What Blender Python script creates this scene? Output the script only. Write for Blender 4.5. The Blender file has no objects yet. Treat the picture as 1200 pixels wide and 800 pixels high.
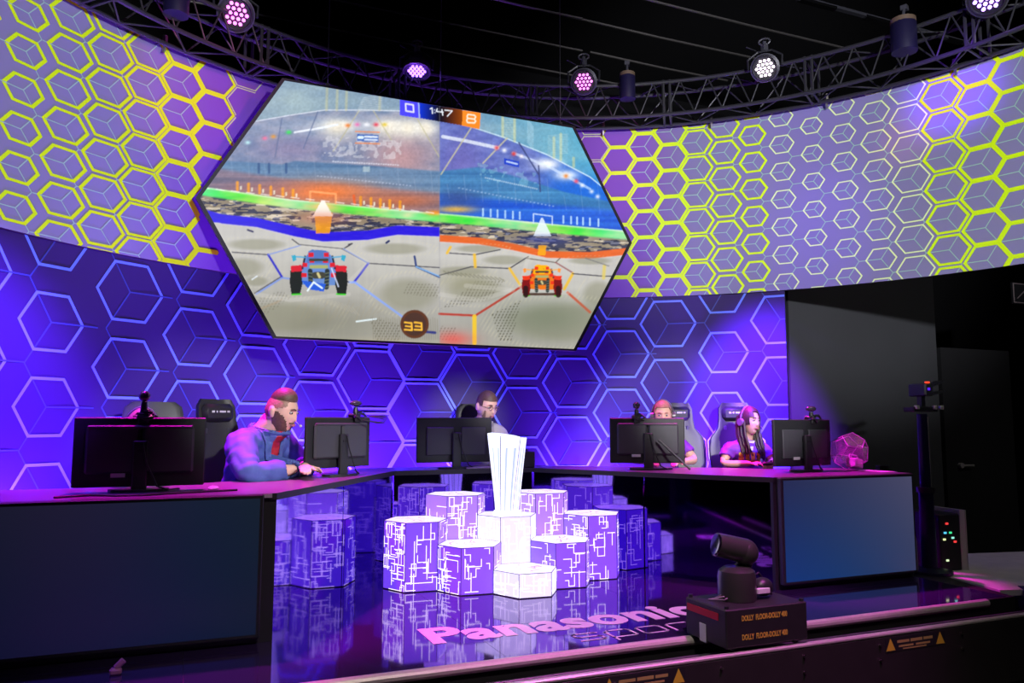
import bpy, bmesh, math, random
import numpy as np
from mathutils import Vector, Matrix
from mathutils.bvhtree import BVHTree
random.seed(7); rng = np.random.default_rng(7)
S = bpy.context.scene
COL = S.collection
PI = math.pi
# ------------------------------------------------------------------ camera, world, exposure
FPX, PITCH, YAW, ROLL, CH = 919.27, 0.1022, 0.3980, 0.0024, 1.13
cF = Vector((math.sin(YAW)*math.cos(PITCH), math.cos(YAW)*math.cos(PITCH), math.sin(PITCH)))
cR = Vector((math.cos(YAW), -math.sin(YAW), 0)); cU = cR.cross(cF)
r2 = cR*math.cos(ROLL)+cU*math.sin(ROLL); u2 = -cR*math.sin(ROLL)+cU*math.cos(ROLL)
cam = bpy.data.cameras.new('camera'); camo = bpy.data.objects.new('render_camera', cam); COL.objects.link(camo)
cam.sensor_width = 36; cam.lens = 36*FPX/1200; cam.clip_start = 0.05; cam.clip_end = 100
M = Matrix((r2, u2, -cF)).transposed().to_4x4(); M.translation = Vector((0, 0, CH)); camo.matrix_world = M
S.camera = camo
S.view_settings.view_transform = 'Standard'; S.view_settings.look = 'None'
S.view_settings.exposure = 0.0; S.view_settings.gamma = 1.0; S.view_settings.use_curve_mapping = False
W = bpy.data.worlds.new('hall'); S.world = W; W.use_nodes = True
W.node_tree.nodes['Background'].inputs[0].default_value = (0.5, 0.5, 0.6, 1)
W.node_tree.nodes['Background'].inputs[1].default_value = 0.012

def spot(name, loc, target, color, power, angle, blend=0.5, size=0.12):
    l = bpy.data.lights.new(name, 'SPOT'); l.color = color; l.energy = power
    l.spot_size = math.radians(angle); l.spot_blend = blend; l.shadow_soft_size = size
    o = bpy.data.objects.new(name, l); COL.objects.link(o); o.location = loc
    o.rotation_euler = (Vector(target)-Vector(loc)).to_track_quat('-Z', 'Y').to_euler()
    return o
WHITE = (1, .97, 1.0); MAG = (1, 0.0, .75); BLU = (.22, 0.03, 1.0); VIO = (.45, .12, 1)
# front-of-house wash on the curved banner and soft key light on the players
spot('wash_light', (2.2, -2.6, 2.9), (-1.5, 5.6, 3.75), (.90, .90, 1), 2500, 36, .6)
spot('wash_light', (1.6, -2.6, 2.9), (5.5, 5.2, 3.75), (.90, .90, 1), 2700, 36, .6)
spot('wash_light', (3.4, -2.4, 2.9), (4.2, 6.8, 3.9), (.9, .85, 1), 700, 26, 1)
spot('key_light', (2.6, -.6, 3.6), (.62, 5.5, 1.24), WHITE, 1900, 16, .5)
spot('key_light', (2.6, -.6, 3.4), (2.5, 6.7, 1.22), WHITE, 2600, 7, .8)
spot('key_light', (2.6, -.6, 3.4), (4.25, 5.8, 1.22), WHITE, 2300, 15, .6)
# violet pools on the lower printed wall: overhead spots and uplights standing behind the desk
spot('violet_light', (.4, 3.2, 4.3), (-1.25, 5.75, 1.0), BLU, 7500, 30, .8)
spot('violet_light', (3.2, 3.6, 4.3), (4.98, 5.85, 1.35), BLU, 12000, 22, .8)
UPL = [(-48, 1.1, 165), (-30, 1.0, 90), (-10, 1.2, 330), (8, 1.1, 260), (26, .9, 200), (43, 1.2, 260)]
for dg_, zz_, pw_ in UPL:
    t_ = math.radians(dg_); x_, y_ = 1.962+3.78*math.sin(t_), 3.082+3.78*math.cos(t_); x2_, y2_ = 1.962+4.13*math.sin(t_), 3.082+4.13*math.cos(t_)
    spot('uplight', (x_, y_, .12), (x2_, y2_, zz_), (.26, .06, 1), pw_*4.2, 120, 1, .08)
spot('violet_light', (3.2, 2.2, 4.0), (5.84, 4.39, 3.88), BLU, 1500, 15, 1)
spot('violet_light', (3.0, 2.4, 4.0), (5.36, 5.36, 2.9), (.3, .15, 1), 260, 20, 1)
spot('pink_light', (3.2, 2.5, 4.0), (5.70, 4.74, 3.6), (1, .25, .4), 160, 11, 1)
spot('pink_light', (2.5, 3.0, 4.3), (.0, 6.6, 3.8), (1, .12, .55), 330, 20, 1)
spot('pink_light', (1.5, 3.0, 4.3), (3.9, 6.75, 3.7), (1, .1, .6), 150, 20, 1)
# magenta tops over the desk
spot('magenta_light', (-.2, 5.9, 4.1), (-.1, 4.8, .75), MAG, 1500, 34, .6)
spot('magenta_light', (.2, 6.0, 4.1), (.75, 5.2, .75), MAG, 1900, 32, .6)
spot('magenta_light', (3.9, 5.9, 4.0), (4.3, 4.9, .75), MAG, 2200, 32, .6)
spot('magenta_light', (3.3, 6.2, 4.0), (3.5, 5.4, .75), MAG, 800, 32, .6)
spot('magenta_light', (3.2, 2.0, 4.4), (2.6, 3.95, 0), (1, .12, .88), 800, 44, .7)
spot('rail_fill_light', (1.2, 1.0, 4.2), (2.0, 3.5, 0), (1, .85, .8), 420, 64, .8)  # unseen fill added to brighten the front rails and dolly
spot('blue_top_light', (-1.4, 5.2, 4.1), (-.9, 4.7, .75), BLU, 500, 40, .8)
spot('blue_top_light', (2.1, 5.6, 4.1), (2.2, 6.1, .75), BLU, 260, 50, .8)
spot('wall_fill_light', (7.0, .5, 6.2), (6.8, 5.6, .8), (1, .97, .95), 150, 62, 1)  # added fill with no fixture, lifts the dark side wall and platform

# ------------------------------------------------------------------ helpers
def lin(c):
    c = c/255.0
    return c/12.92 if c <= .04045 else ((c+.055)/1.055)**2.4
def rgb(r, g, b): return (lin(r), lin(g), lin(b))
def mat(name, color, rough=.5, metal=0.0, emit=None, es=1.0, spec=.5, noise=0.0, nscale=30, bump=0.0, coat=0.0, attr=None, trans=0.0, alpha=1.0):
    m = bpy.data.materials.new(name); m.use_nodes = True; nt = m.node_tree; b = nt.nodes['Principled BSDF']
    b.inputs['Base Color'].default_value = (*color, 1); b.inputs['Roughness'].default_value = rough
    b.inputs['Metallic'].default_value = metal; b.inputs['Specular IOR Level'].default_value = spec
    b.inputs['Coat Weight'].default_value = coat; b.inputs['Coat Roughness'].default_value = .03
    b.inputs['Transmission Weight'].default_value = trans; b.inputs['Alpha'].default_value = alpha
    if emit is not None:
        b.inputs['Emission Color'].default_value = (*emit, 1); b.inputs['Emission Strength'].default_value = es
    if noise or bump:
        tc = nt.nodes.new('ShaderNodeTexCoord'); n = nt.nodes.new('ShaderNodeTexNoise'); n.inputs['Scale'].default_value = nscale
        n.inputs['Detail'].default_value = 5; nt.links.new(tc.outputs['Object'], n.inputs['Vector'])
        if noise:
            mx = nt.nodes.new('ShaderNodeMix'); mx.data_type = 'RGBA'
            mx.inputs[6].default_value = (*[c*(1-noise) for c in color], 1); mx.inputs[7].default_value = (*[min(1, c*(1+noise)) for c in color], 1)
            nt.links.new(n.outputs['Fac'], mx.inputs[0]); nt.links.new(mx.outputs[2], b.inputs['Base Color'])
        if bump:
            bp = nt.nodes.new('ShaderNodeBump'); bp.inputs['Strength'].default_value = bump; bp.inputs['Distance'].default_value = .003
            nt.links.new(n.outputs['Fac'], bp.inputs['Height']); nt.links.new(bp.outputs['Normal'], b.inputs['Normal'])
    if attr:
        a = nt.nodes.new('ShaderNodeAttribute'); a.attribute_name = 'print'
        nt.links.new(a.outputs['Color'], b.inputs['Emission Color' if attr == 'emit' else 'Base Color'])
        if attr == 'emit': b.inputs['Emission Strength'].default_value = es
    return m

class MB:
    def __init__(s): s.v = []; s.f = []; s.m = []
    def add(s, vs, fs, m=0):
        o = len(s.v); s.v += [tuple(v) for v in vs]; s.f += [tuple(i+o for i in f) for f in fs]; s.m += [m]*len(fs); return s
    def box(s, c, d, rz=0, m=0, R=None, bev=0.0):
        x, y, z = d[0]/2, d[1]/2, d[2]/2
        if bev > 0:
            b = min(bev, x*.9, y*.9, z*.9); vs = []
            for sx in (-1, 1):
                for sy in (-1, 1):
                    for sz in (-1, 1):
                        vs += [(sx*(x-b), sy*(y-b), sz*z), (sx*(x-b), sy*y, sz*(z-b)), (sx*x, sy*(y-b), sz*(z-b))]
            idx = {}; k = 0
            for sx in (-1, 1):
                for sy in (-1, 1):
                    for sz in (-1, 1): idx[(sx, sy, sz)] = k; k += 3
            I = lambda a, b_, c_, t: idx[(a, b_, c_)]+t
            fs = []
            for sz in (-1, 1):
                q = [I(-1, -1, sz, 0), I(1, -1, sz, 0), I(1, 1, sz, 0), I(-1, 1, sz, 0)]; fs.append(q if sz > 0 else q[::-1])
            for sy in (-1, 1):
                q = [I(-1, sy, -1, 1), I(1, sy, -1, 1), I(1, sy, 1, 1), I(-1, sy, 1, 1)]; fs.append(q if sy < 0 else q[::-1])
            for sx in (-1, 1):
                q = [I(sx, -1, -1, 2), I(sx, 1, -1, 2), I(sx, 1, 1, 2), I(sx, -1, 1, 2)]; fs.append(q if sx > 0 else q[::-1])
            for sy in (-1, 1):
                for sz in (-1, 1): fs.append([I(-1, sy, sz, 0), I(1, sy, sz, 0), I(1, sy, sz, 1), I(-1, sy, sz, 1)])
            for sx in (-1, 1):
                for sz in (-1, 1): fs.append([I(sx, -1, sz, 0), I(sx, 1, sz, 0), I(sx, 1, sz, 2), I(sx, -1, sz, 2)])
                for sy in (-1, 1): fs.append([I(sx, sy, -1, 1), I(sx, sy, 1, 1), I(sx, sy, 1, 2), I(sx, sy, -1, 2)])
            for a in (-1, 1):
                for b_ in (-1, 1):
                    for c_ in (-1, 1): fs.append([I(a, b_, c_, 0), I(a, b_, c_, 1), I(a, b_, c_, 2)])
        else:
            vs = [(a, b, c_) for a in (-x, x) for b in (-y, y) for c_ in (-z, z)]
            fs = [(0, 1, 3, 2), (4, 6, 7, 5), (0, 4, 5, 1), (2, 3, 7, 6), (0, 2, 6, 4), (1, 5, 7, 3)]
        R = R or Matrix.Rotation(rz, 3, 'Z')
        return s.add([R@Vector(v)+Vector(c) for v in vs], fs, m)
    def cyl(s, p0, p1, r0, r1=None, n=16, m=0, cap=True):
        r1 = r0 if r1 is None else r1; p0 = Vector(p0); p1 = Vector(p1); d = (p1-p0).normalized()
        a = d.orthogonal().normalized(); b = d.cross(a)
        vs = [p0+(a*math.cos(2*PI*i/n)+b*math.sin(2*PI*i/n))*r0 for i in range(n)]+[p1+(a*math.cos(2*PI*i/n)+b*math.sin(2*PI*i/n))*r1 for i in range(n)]
        fs = [(i, (i+1) % n, n+(i+1) % n, n+i) for i in range(n)]
        if cap: fs += [tuple(range(n))[::-1], tuple(range(n, 2*n))]
        return s.add(vs, fs, m)
    def tube(s, pts, r, n=6, m=0, closed=False, taper=None):
        pts = [Vector(p) for p in pts]; N = len(pts); vs = []; fs = []; prev = None
        for i, p in enumerate(pts):
            if closed: d = (pts[(i+1) % N]-pts[i-1]).normalized()
            else: d = (pts[min(i+1, N-1)]-pts[max(i-1, 0)]).normalized()
            a = d.orthogonal().normalized() if prev is None else (prev-d*prev.dot(d)).normalized()
            prev = a; b = d.cross(a); rr = r if taper is None else r*taper[i]
            vs += [p+(a*math.cos(2*PI*k/n)+b*math.sin(2*PI*k/n))*rr for k in range(n)]
        for i in range(N if closed else N-1):
            for k in range(n): fs.append((i*n+k, i*n+(k+1) % n, ((i+1) % N)*n+(k+1) % n, ((i+1) % N)*n+k))
        if not closed: fs += [tuple(range(n))[::-1], tuple((N-1)*n+k for k in range(n))]
        return s.add(vs, fs, m)
    def lathe(s, c, prof, n=24, m=0, R=None):
        R = R or Matrix.Identity(3); vs = []; fs = []; P = len(prof)
        for i in range(n):
            a = 2*PI*i/n
            for r, z in prof: vs.append(R@Vector((r*math.cos(a), r*math.sin(a), z))+Vector(c))
        for i in range(n):
            for k in range(P-1): fs.append((i*P+k, ((i+1) % n)*P+k, ((i+1) % n)*P+k+1, i*P+k+1))
        return s.add(vs, fs, m)
    def prism(s, poly, z0, z1, m=0, mt=None):
        n = len(poly)
        vs = [(x, y, z0) for x, y in poly]+[(x, y, z1) for x, y in poly]
        s.add(vs, [(i, (i+1) % n, n+(i+1) % n, n+i) for i in range(n)]+[tuple(range(n))[::-1]], m)
        return s.add([(x, y, z1) for x, y in poly], [tuple(range(n))], m if mt is None else mt)
    def ell(s, c, r, n=16, k=10, m=0, R=None):
        R = R or Matrix.Identity(3); vs = []; fs = []
        for j in range(k+1):
            t = PI*j/k
            for i in range(n):
                a = 2*PI*i/n; vs.append(R@Vector((r[0]*math.sin(t)*math.cos(a), r[1]*math.sin(t)*math.sin(a), r[2]*math.cos(t)))+Vector(c))
        for j in range(k):
            for i in range(n): fs.append((j*n+i, (j+1)*n+i, (j+1)*n+(i+1) % n, j*n+(i+1) % n))
        return s.add(vs, fs, m)
    def mesh(s, name, mats, smooth=None):
        me = bpy.data.meshes.new(name); me.from_pydata(s.v, [], s.f)
        for mm in (mats if isinstance(mats, (list, tuple)) else [mats]): me.materials.append(mm)
        me.polygons.foreach_set('material_index', s.m)
        if smooth: me.polygons.foreach_set('use_smooth', [True]*len(me.polygons))
        me.validate(); me.update()
        bm = bmesh.new(); bm.from_mesh(me)
        bmesh.ops.remove_doubles(bm, verts=bm.verts, dist=1e-5)
        if smooth != 'flatnormals': bmesh.ops.recalc_face_normals(bm, faces=bm.faces)
        bm.to_mesh(me); bm.free()
        if smooth: me.set_sharp_from_angle(angle=math.radians(42))
        return me
    def build(s, name, mats, parent=None, smooth=None, **kw):
        o = bpy.data.objects.new(name, s.mesh(name, mats, smooth)); COL.objects.link(o)
        if parent: o.parent = parent
        for k, v in kw.items(): o[k] = v
        return o
def link(name, me, parent=None, **kw):
    o = bpy.data.objects.new(name, me); COL.objects.link(o)
    if parent: o.parent = parent
    for k, v in kw.items(): o[k] = v
    return o
def thing(name, label, cat, loc=(0, 0, 0), rz=0, group=None, rot=None):
    o = bpy.data.objects.new(name, None); COL.objects.link(o); o.location = loc
    o.rotation_euler = rot or (0, 0, rz); o['label'] = label; o['category'] = cat; o.empty_display_size = .1
    if group: o['group'] = group
    return o
def dup(root, loc, rz=0, label=None, group=None, rot=None):
    r = root.copy(); COL.objects.link(r); r.location = loc; r.rotation_euler = rot or (0, 0, rz)
    if label: r['label'] = label
    if group: r['group'] = group
    for ch in list(root.children):
        c = ch.copy(); COL.objects.link(c); c.parent = r
        for g in ch.children:
            d = g.copy(); COL.objects.link(d); d.parent = c
    return r
def rx(a): return Matrix.Rotation(a, 3, 'X')
def ry(a): return Matrix.Rotation(a, 3, 'Y')
def rzm(a): return Matrix.Rotation(a, 3, 'Z')

# ------------------------------------------------------------------ materials
m_gloss = mat('gloss_black_floor', (.14, .075, .32), rough=.055, metal=.85)
m_mirror = mat('gloss_black_panel', (.17, .09, .50), rough=.05, metal=1)
m_lens = mat('lens_glass', (.006, .004, .012), rough=.045, spec=1.0, coat=1.0)
m_black = mat('matt_black', (.012, .012, .014), rough=.55, noise=.2)
m_blackp = mat('black_plastic', (.02, .02, .024), rough=.38, bump=.1, nscale=300)
m_greyp = mat('dark_grey_plastic', (.05, .05, .06), rough=.4)
m_silver = mat('silver_trim', (.5, .5, .52), rough=.25, metal=1)
m_alu = mat('brushed_aluminium', (.62, .58, .54), rough=.45, metal=.55, noise=.1, nscale=60)
m_truss = mat('black_truss_tube', (.05, .05, .055), rough=.35, metal=.5)
m_white = mat('white_label', (.6, .6, .62), rough=.6)
m_desk = mat('desk_laminate', (.10, .07, .11), rough=.32, noise=.08, nscale=12)
m_hall = mat('hall_black', (.006, .006, .007), rough=.9, noise=.3, nscale=3)
m_cable = mat('cable_rubber', (.015, .015, .018), rough=.45)
m_steel = mat('steel_wire', (.35, .34, .36), rough=.35, metal=1)

# ------------------------------------------------------------------ structure: floor, hall, ceiling, walls
CX, CY, RU, RL = 1.962, 3.082, 4.09, 4.13
ZB, ZT = 2.357, 4.10
YE = 3.60      # stage front edge
mb = MB(); mb.add([(-6, -4, -.46), (12, -4, -.46), (12, 12, -.46), (-6, 12, -.46)], [(0, 1, 2, 3)])
mb.build('floor', m_hall, kind='structure')
def circ(th, R): return (CX+R*math.sin(th), CY+R*math.cos(th))
SXR = 5.20
poly = [(-2.6, YE), (SXR-.1, YE), (SXR, 4.0)]+[circ(t, 4.35) for t in np.radians(np.linspace(58, -70, 40))]
mb = MB(); mb.prism(poly, -.46, -.002, 0)
mb.build('floor', m_black, kind='structure')
# deck sheets of gloss black laid with tight joints
deck = thing('stage_deck', 'gloss black stage deck sheets mirroring the glowing hexagon columns', 'floor')
del deck['label'], deck['category']; deck['kind'] = 'structure'; deck.name = 'floor_deck'
xs = [-2.6, -1.3, .06, 1.5, 2.72, 3.94, 5.05]; ys = [YE+.02, 4.84, 6.06, 7.3]
for i in range(6):
    for j in range(3):
        a, b, c, d = xs[i]+.001, xs[i+1]-.001, ys[j]+.001, ys[j+1]-.001
        q = MB(); q.box(((a+b)/2, (c+d)/2, -.004), (b-a, d-c, .008)); q.build('deck_sheet', m_gloss, deck)

mb = MB(); mb.add([(-6, -4, 7.2), (12, -4, 7.2), (12, 12, 7.2), (-6, 12, 7.2)], [(0, 3, 2, 1)])
mb.build('ceiling', m_hall, kind='structure')
for nm, a, b in (('wall_left', (-6, -4), (-6, 12)), ('wall_rear', (-6, 12), (12, 12)), ('wall_right', (12, 12), (12, -4))):
    mb = MB(); mb.add([(a[0], a[1], -.46), (b[0], b[1], -.46), (b[0], b[1], 7.2), (a[0], a[1], 7.2)], [(0, 1, 2, 3)])
    mb.build(nm, m_hall, kind='structure')
# ceiling conduits running parallel to the stage front
m_pipe = mat('dull_conduit', (.17, .16, .15), rough=.5, metal=.7)
PIPES = [(7.87, 5.5, -1, 4.2, 'long thin conduit under the black ceiling, farther left run'), (8.5, 5.5, -1, 5.2, 'thin conduit under the black ceiling passing above the violet stage lamp'),
         (7.21, 5.5, 2.6, 3.85, 'short conduit high over the middle hanging wire'), (6.6, 5.5, 4.1, 7.1, 'conduit above the white stage lamp'),
         (7.22, 5.5, 3.4, 6.3, 'conduit ending left of the white stage lamp'), (7.86, 5.5, 4.3, 6.3, 'conduit behind the drum-shaped speaker')]
for y, z, x0, x1, lb in PIPES:
    q = MB(); q.tube([(x0, y, z), ((x0+x1)/2, y, z-.01), (x1, y, z)], .013); q.build('ceiling_conduit', m_pipe, label=lb, category='pipe', group='conduits under the ceiling')
tr = thing('cable_tray', 'bright metal cable tray crossing behind the right truss speaker', 'cable tray')
q = MB(); q.box((7.4, 5.96, 5.5), (4.2, .05, .03)); q.build('tray_rail', m_greyp, tr)
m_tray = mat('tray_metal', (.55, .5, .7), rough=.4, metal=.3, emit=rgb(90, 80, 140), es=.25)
for x0, x1 in ((5.72, 6.2), (6.62, 7.1), (7.5, 7.72), (7.86, 8.1), (8.3, 8.6)):
    q = MB(); q.box(((x0+x1)/2, 5.955, 5.48), (x1-x0, .06, .03)); q.build('tray_cover', m_silver, tr)

def cylgrid(name, R, t0, t1, z0, z1, nt, nz, mats, colf, thick=.04, closed=True):
    vs = []; fs = []; cols = []
    for i in range(nt+1):
        t = t0+(t1-t0)*i/nt
        for j in range(nz+1):
            z = z0+(z1-z0)*j/nz; x, y = circ(t, R); vs.append((x, y, z)); cols.append(colf(R*t, z))
    for i in range(nt):
        for j in range(nz):
            a = i*(nz+1)+j; fs.append((a, a+1, a+nz+2, a+nz+1))
    return vs, fs, cols
def clip(poly, f):
    out = []
    for i in range(len(poly)):
        a, b = poly[i], poly[(i+1) % len(poly)]; fa, fb = f(a), f(b)
        if fa >= 0: out.append(a)
        if fa*fb < 0: t = fa/(fa-fb); out.append((a[0]+(b[0]-a[0])*t, a[1]+(b[1]-a[1])*t))
    return out
def printed_wall(name, R, t0, t1, z0, z1, base, strips, mats, colf, **kw):
    vs, fs, cols = cylgrid(name, R, t0, t1, z0, z1, 170, 24, None, colf)
    mi = [0]*len(fs)
    # back skin and edges so the panel has thickness
    o = len(vs); nt, nz, th = 170, 24, .035
    for i in range(nt+1):
        t = t0+(t1-t0)*i/nt
        for z in (z0, z1): x, y = circ(t, R+th); vs.append((x, y, z)); cols.append((.02, .02, .02, 1))
    for i in range(nt):
        a = o+2*i; fs.append((a, a+2, a+3, a+1)); mi.append(1)
        fs.append((i*(nz+1), (i+1)*(nz+1), a+2, a)); mi.append(1)
        fs.append((i*(nz+1)+nz, a+1, a+3, (i+1)*(nz+1)+nz)); mi.append(1)
    fs.append((0, o, o+1, nz)); mi.append(1); e = nt*(nz+1); fs.append((e, e+nz, o+2*nt+1, o+2*nt)); mi.append(1)
    for poly, lift, m in strips:
        poly = clip(poly, lambda p: p[1]-z0); 
        if len(poly) > 2: poly = clip(poly, lambda p: z1-p[1])
        if len(poly) > 2: poly = clip(poly, lambda p: p[0]-R*t0)
        if len(poly) > 2: poly = clip(poly, lambda p: R*t1-p[0])
        if len(poly) < 3: continue
        k = len(vs)
        for s_, z_ in poly: x, y = circ(s_/R, R-lift); vs.append((x, y, z_)); cols.append((0, 0, 0, 1))
        fs.append(tuple(range(k, k+len(poly)))); mi.append(m)
    me = bpy.data.meshes.new(name); me.from_pydata(vs, [], fs)
    for m in mats: me.materials.append(m)
    me.polygons.foreach_set('material_index', mi)
    at = me.color_attributes.new('print', 'FLOAT_COLOR', 'POINT'); at.data.foreach_set('color', np.array(cols, dtype=np.float32).ravel())
    me.update(); return link(name, me, **kw)
def hexv(s, z, rx_, rz_, k): return [(s+k*rx_*math.cos(a*PI/3), z+k*rz_*math.sin(a*PI/3)) for a in range(6)]
def seg(a, b, w):
    dx, dz = b[0]-a[0], b[1]-a[1]; L = math.hypot(dx, dz) or 1; nx, nz = -dz/L*w/2, dx/L*w/2
    return [(a[0]+nx, a[1]+nz), (b[0]+nx, b[1]+nz), (b[0]-nx, b[1]-nz), (a[0]-nx, a[1]-nz)]
# lower wall print
strips = []
LOW = [(-4.7, 0, .62), (-4.15, 1, .62), (-3.62, 0, 0), (-3.6, 1, .66), (-3.08, 0, .70), (-2.5, 1, .78), (-1.95, 0, .80), (-1.406, 1, .86), (-.87, 0, .92), (-.35, 1, .955), (.136, 0, .965), (.634, 1, .94),
       (1.127, 0, .87), (1.619, 1, .86), (2.105, 0, .82), (2.565, 1, .80), (3.085, 0, .69), (3.61, 1, .80)]
for s, par, k in LOW:
    if k == 0: continue
    for n in range(-3, 4):
        z = (1.515 if par else 1.222)+.576*n
        rx_, rz_ = .345, .3326
        o_ = hexv(s, z, rx_, rz_, k); wdt = .020
        i_ = hexv(s, z, rx_-wdt/k*1.15, rz_-wdt/k*1.15, k)
        for a in range(6): strips.append(([o_[a], o_[(a+1) % 6], i_[(a+1) % 6], i_[a]], .003, 2))
        inn = hexv(s, z, rx_, rz_, 1.0 if k < .9 else k)
        for a in (0, 2, 4): strips.append((seg((s, z), inn[a], .010), .002, 3))
def lowcol(s, z):
    h = .5+.5*math.sin(s*2.1+1.0)*math.cos(z*2.3)
    return (.026+.007*h, .010+.003*h, .085+.03*h, 1)
m_low = mat('printed_wall_indigo', (.05, .04, .18), rough=.55, attr='base', spec=.3)
m_lowline = mat('printed_line_blue', (.12, .22, .80), rough=.5)
m_lowthin = mat('printed_line_indigo', (.035, .05, .28), rough=.5)
printed_wall('wall_back', RL, math.radians(-84), 3.655/RL, 0.0, ZB+.05, None, strips, [m_low, m_hall, m_lowline, m_lowthin], lowcol, kind='structure')
# upper curved banner
def inmask(s, z):
    if s < 0: b = np.interp(z, [2.36, 2.45, 2.91, 3.11, 3.31, 3.70, 3.96, 4.1], [-1.93, -1.96, -2.112, -2.02, -1.895, -1.769, -1.564, -1.48]); return s > b+.13
    b = np.interp(z, [2.36, 2.6, 2.87, 3.05, 3.34, 3.60, 3.92, 4.1], [2.13, 2.10, 2.19, 2.14, 2.0, 1.88, 1.72, 1.60]); return s < b-.08
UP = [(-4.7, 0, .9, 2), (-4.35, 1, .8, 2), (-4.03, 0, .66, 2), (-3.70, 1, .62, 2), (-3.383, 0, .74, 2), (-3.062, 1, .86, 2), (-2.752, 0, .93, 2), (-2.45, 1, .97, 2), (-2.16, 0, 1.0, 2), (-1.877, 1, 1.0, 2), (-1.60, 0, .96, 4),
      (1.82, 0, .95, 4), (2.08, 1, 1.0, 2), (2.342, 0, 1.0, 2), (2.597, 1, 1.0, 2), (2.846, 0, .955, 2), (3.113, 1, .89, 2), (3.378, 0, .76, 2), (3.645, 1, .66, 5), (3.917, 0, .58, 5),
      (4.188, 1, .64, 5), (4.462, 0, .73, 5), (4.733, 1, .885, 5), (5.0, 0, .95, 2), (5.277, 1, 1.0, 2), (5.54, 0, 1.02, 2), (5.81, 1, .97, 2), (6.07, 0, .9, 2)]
strips = []; pitch = .2655
for c, (s, par, k, mm) in enumerate(UP):
    left = s < 0
    sp = (UP[min(c+1, len(UP)-1)][0]-UP[max(c-1, 0)][0])/2 if 0 < c < len(UP)-1 and not (s in (-1.60, 1.82)) else .27
    rxx = sp/1.5; rzz = pitch/math.sqrt(3)
    for n in range(-8, 9):
        z = (3.303 if par == 0 else 3.436)+pitch*n + (.0 if left else (.048 if par == 0 else .05))
        if z < ZB-.2 or z > ZT+.2: continue
        w = .023 if mm != 5 else .013
        if mm == 4: w = .010
        o_ = hexv(s, z, rxx, rzz, k); t = w/rzz/k
        i_ = hexv(s, z, rxx*(1-t), rzz*(1-t), k)
        for a in range(6):
            mid = ((o_[a][0]+o_[(a+1) % 6][0])/2, (o_[a][1]+o_[(a+1) % 6][1])/2)
            if inmask(*mid): continue
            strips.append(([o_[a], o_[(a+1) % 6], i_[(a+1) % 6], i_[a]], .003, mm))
        full = hexv(s, z, rxx, rzz, 1.0)
        if abs(s) > 2.1 and not inmask(s, z):
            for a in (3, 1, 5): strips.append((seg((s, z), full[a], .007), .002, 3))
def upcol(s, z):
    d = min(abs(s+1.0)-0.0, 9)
    # lavender print fading to purple by the hexagon screen, magenta lamp tint painted in
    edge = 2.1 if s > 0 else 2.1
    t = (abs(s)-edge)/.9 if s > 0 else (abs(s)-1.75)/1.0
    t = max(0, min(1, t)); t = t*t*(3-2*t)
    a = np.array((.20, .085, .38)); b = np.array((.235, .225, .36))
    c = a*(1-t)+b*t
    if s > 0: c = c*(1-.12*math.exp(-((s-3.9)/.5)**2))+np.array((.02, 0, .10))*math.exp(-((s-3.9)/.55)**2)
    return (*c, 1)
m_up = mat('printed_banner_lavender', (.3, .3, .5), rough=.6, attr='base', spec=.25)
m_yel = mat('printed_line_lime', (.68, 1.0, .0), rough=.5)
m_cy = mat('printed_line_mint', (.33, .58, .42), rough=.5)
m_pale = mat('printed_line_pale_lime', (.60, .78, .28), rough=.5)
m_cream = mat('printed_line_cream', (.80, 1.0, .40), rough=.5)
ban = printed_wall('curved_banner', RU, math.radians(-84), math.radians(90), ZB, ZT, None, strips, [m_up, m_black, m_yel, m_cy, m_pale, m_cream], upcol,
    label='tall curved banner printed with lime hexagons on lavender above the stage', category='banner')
# dark masking wall and door on the right
mb = MB(); mb.box((6.48, 6.02, 1.2), (2.02, .05, 3.4)); m_dk = mat('charcoal_flat', (.045, .047, .050), rough=.7, noise=.15, nscale=2)
mb.build('wall_side', m_dk, kind='structure')
dr = MB().box((8.15, 6.06, .75), (1.1, .05, 2.4)).build('door_1', m_hall, kind='structure')
q = MB(); q.tube([(7.80, 6.0, .675), (7.96, 5.99, .672)], .012); q.cyl((7.79, 6.03, .675), (7.79, 5.99, .675), .028); q.build('door_handle', m_alu, dr)
sg = thing('wall_sign', 'small outlined sign with a red slash on the far black wall', 'sign')
q = MB(); q.box((8.98, 6.03, 2.63), (.34, .02, .25)); q.build('sign_plate', m_black, sg)
q = MB(); m_sl = mat('sign_line', (.25, .2, .2), rough=.6)
for a, b in (((8.82, 2.74), (9.14, 2.74)), ((8.82, 2.52), (9.14, 2.52)), ((8.82, 2.52), (8.82, 2.74)), ((9.14, 2.52), (9.14, 2.74)), ((8.88, 2.57), (9.08, 2.71))):
    q.tube([(a[0], 6.015, a[1]), (b[0], 6.015, b[1])], .006)
q.build('sign_outline', m_sl, sg)

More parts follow.
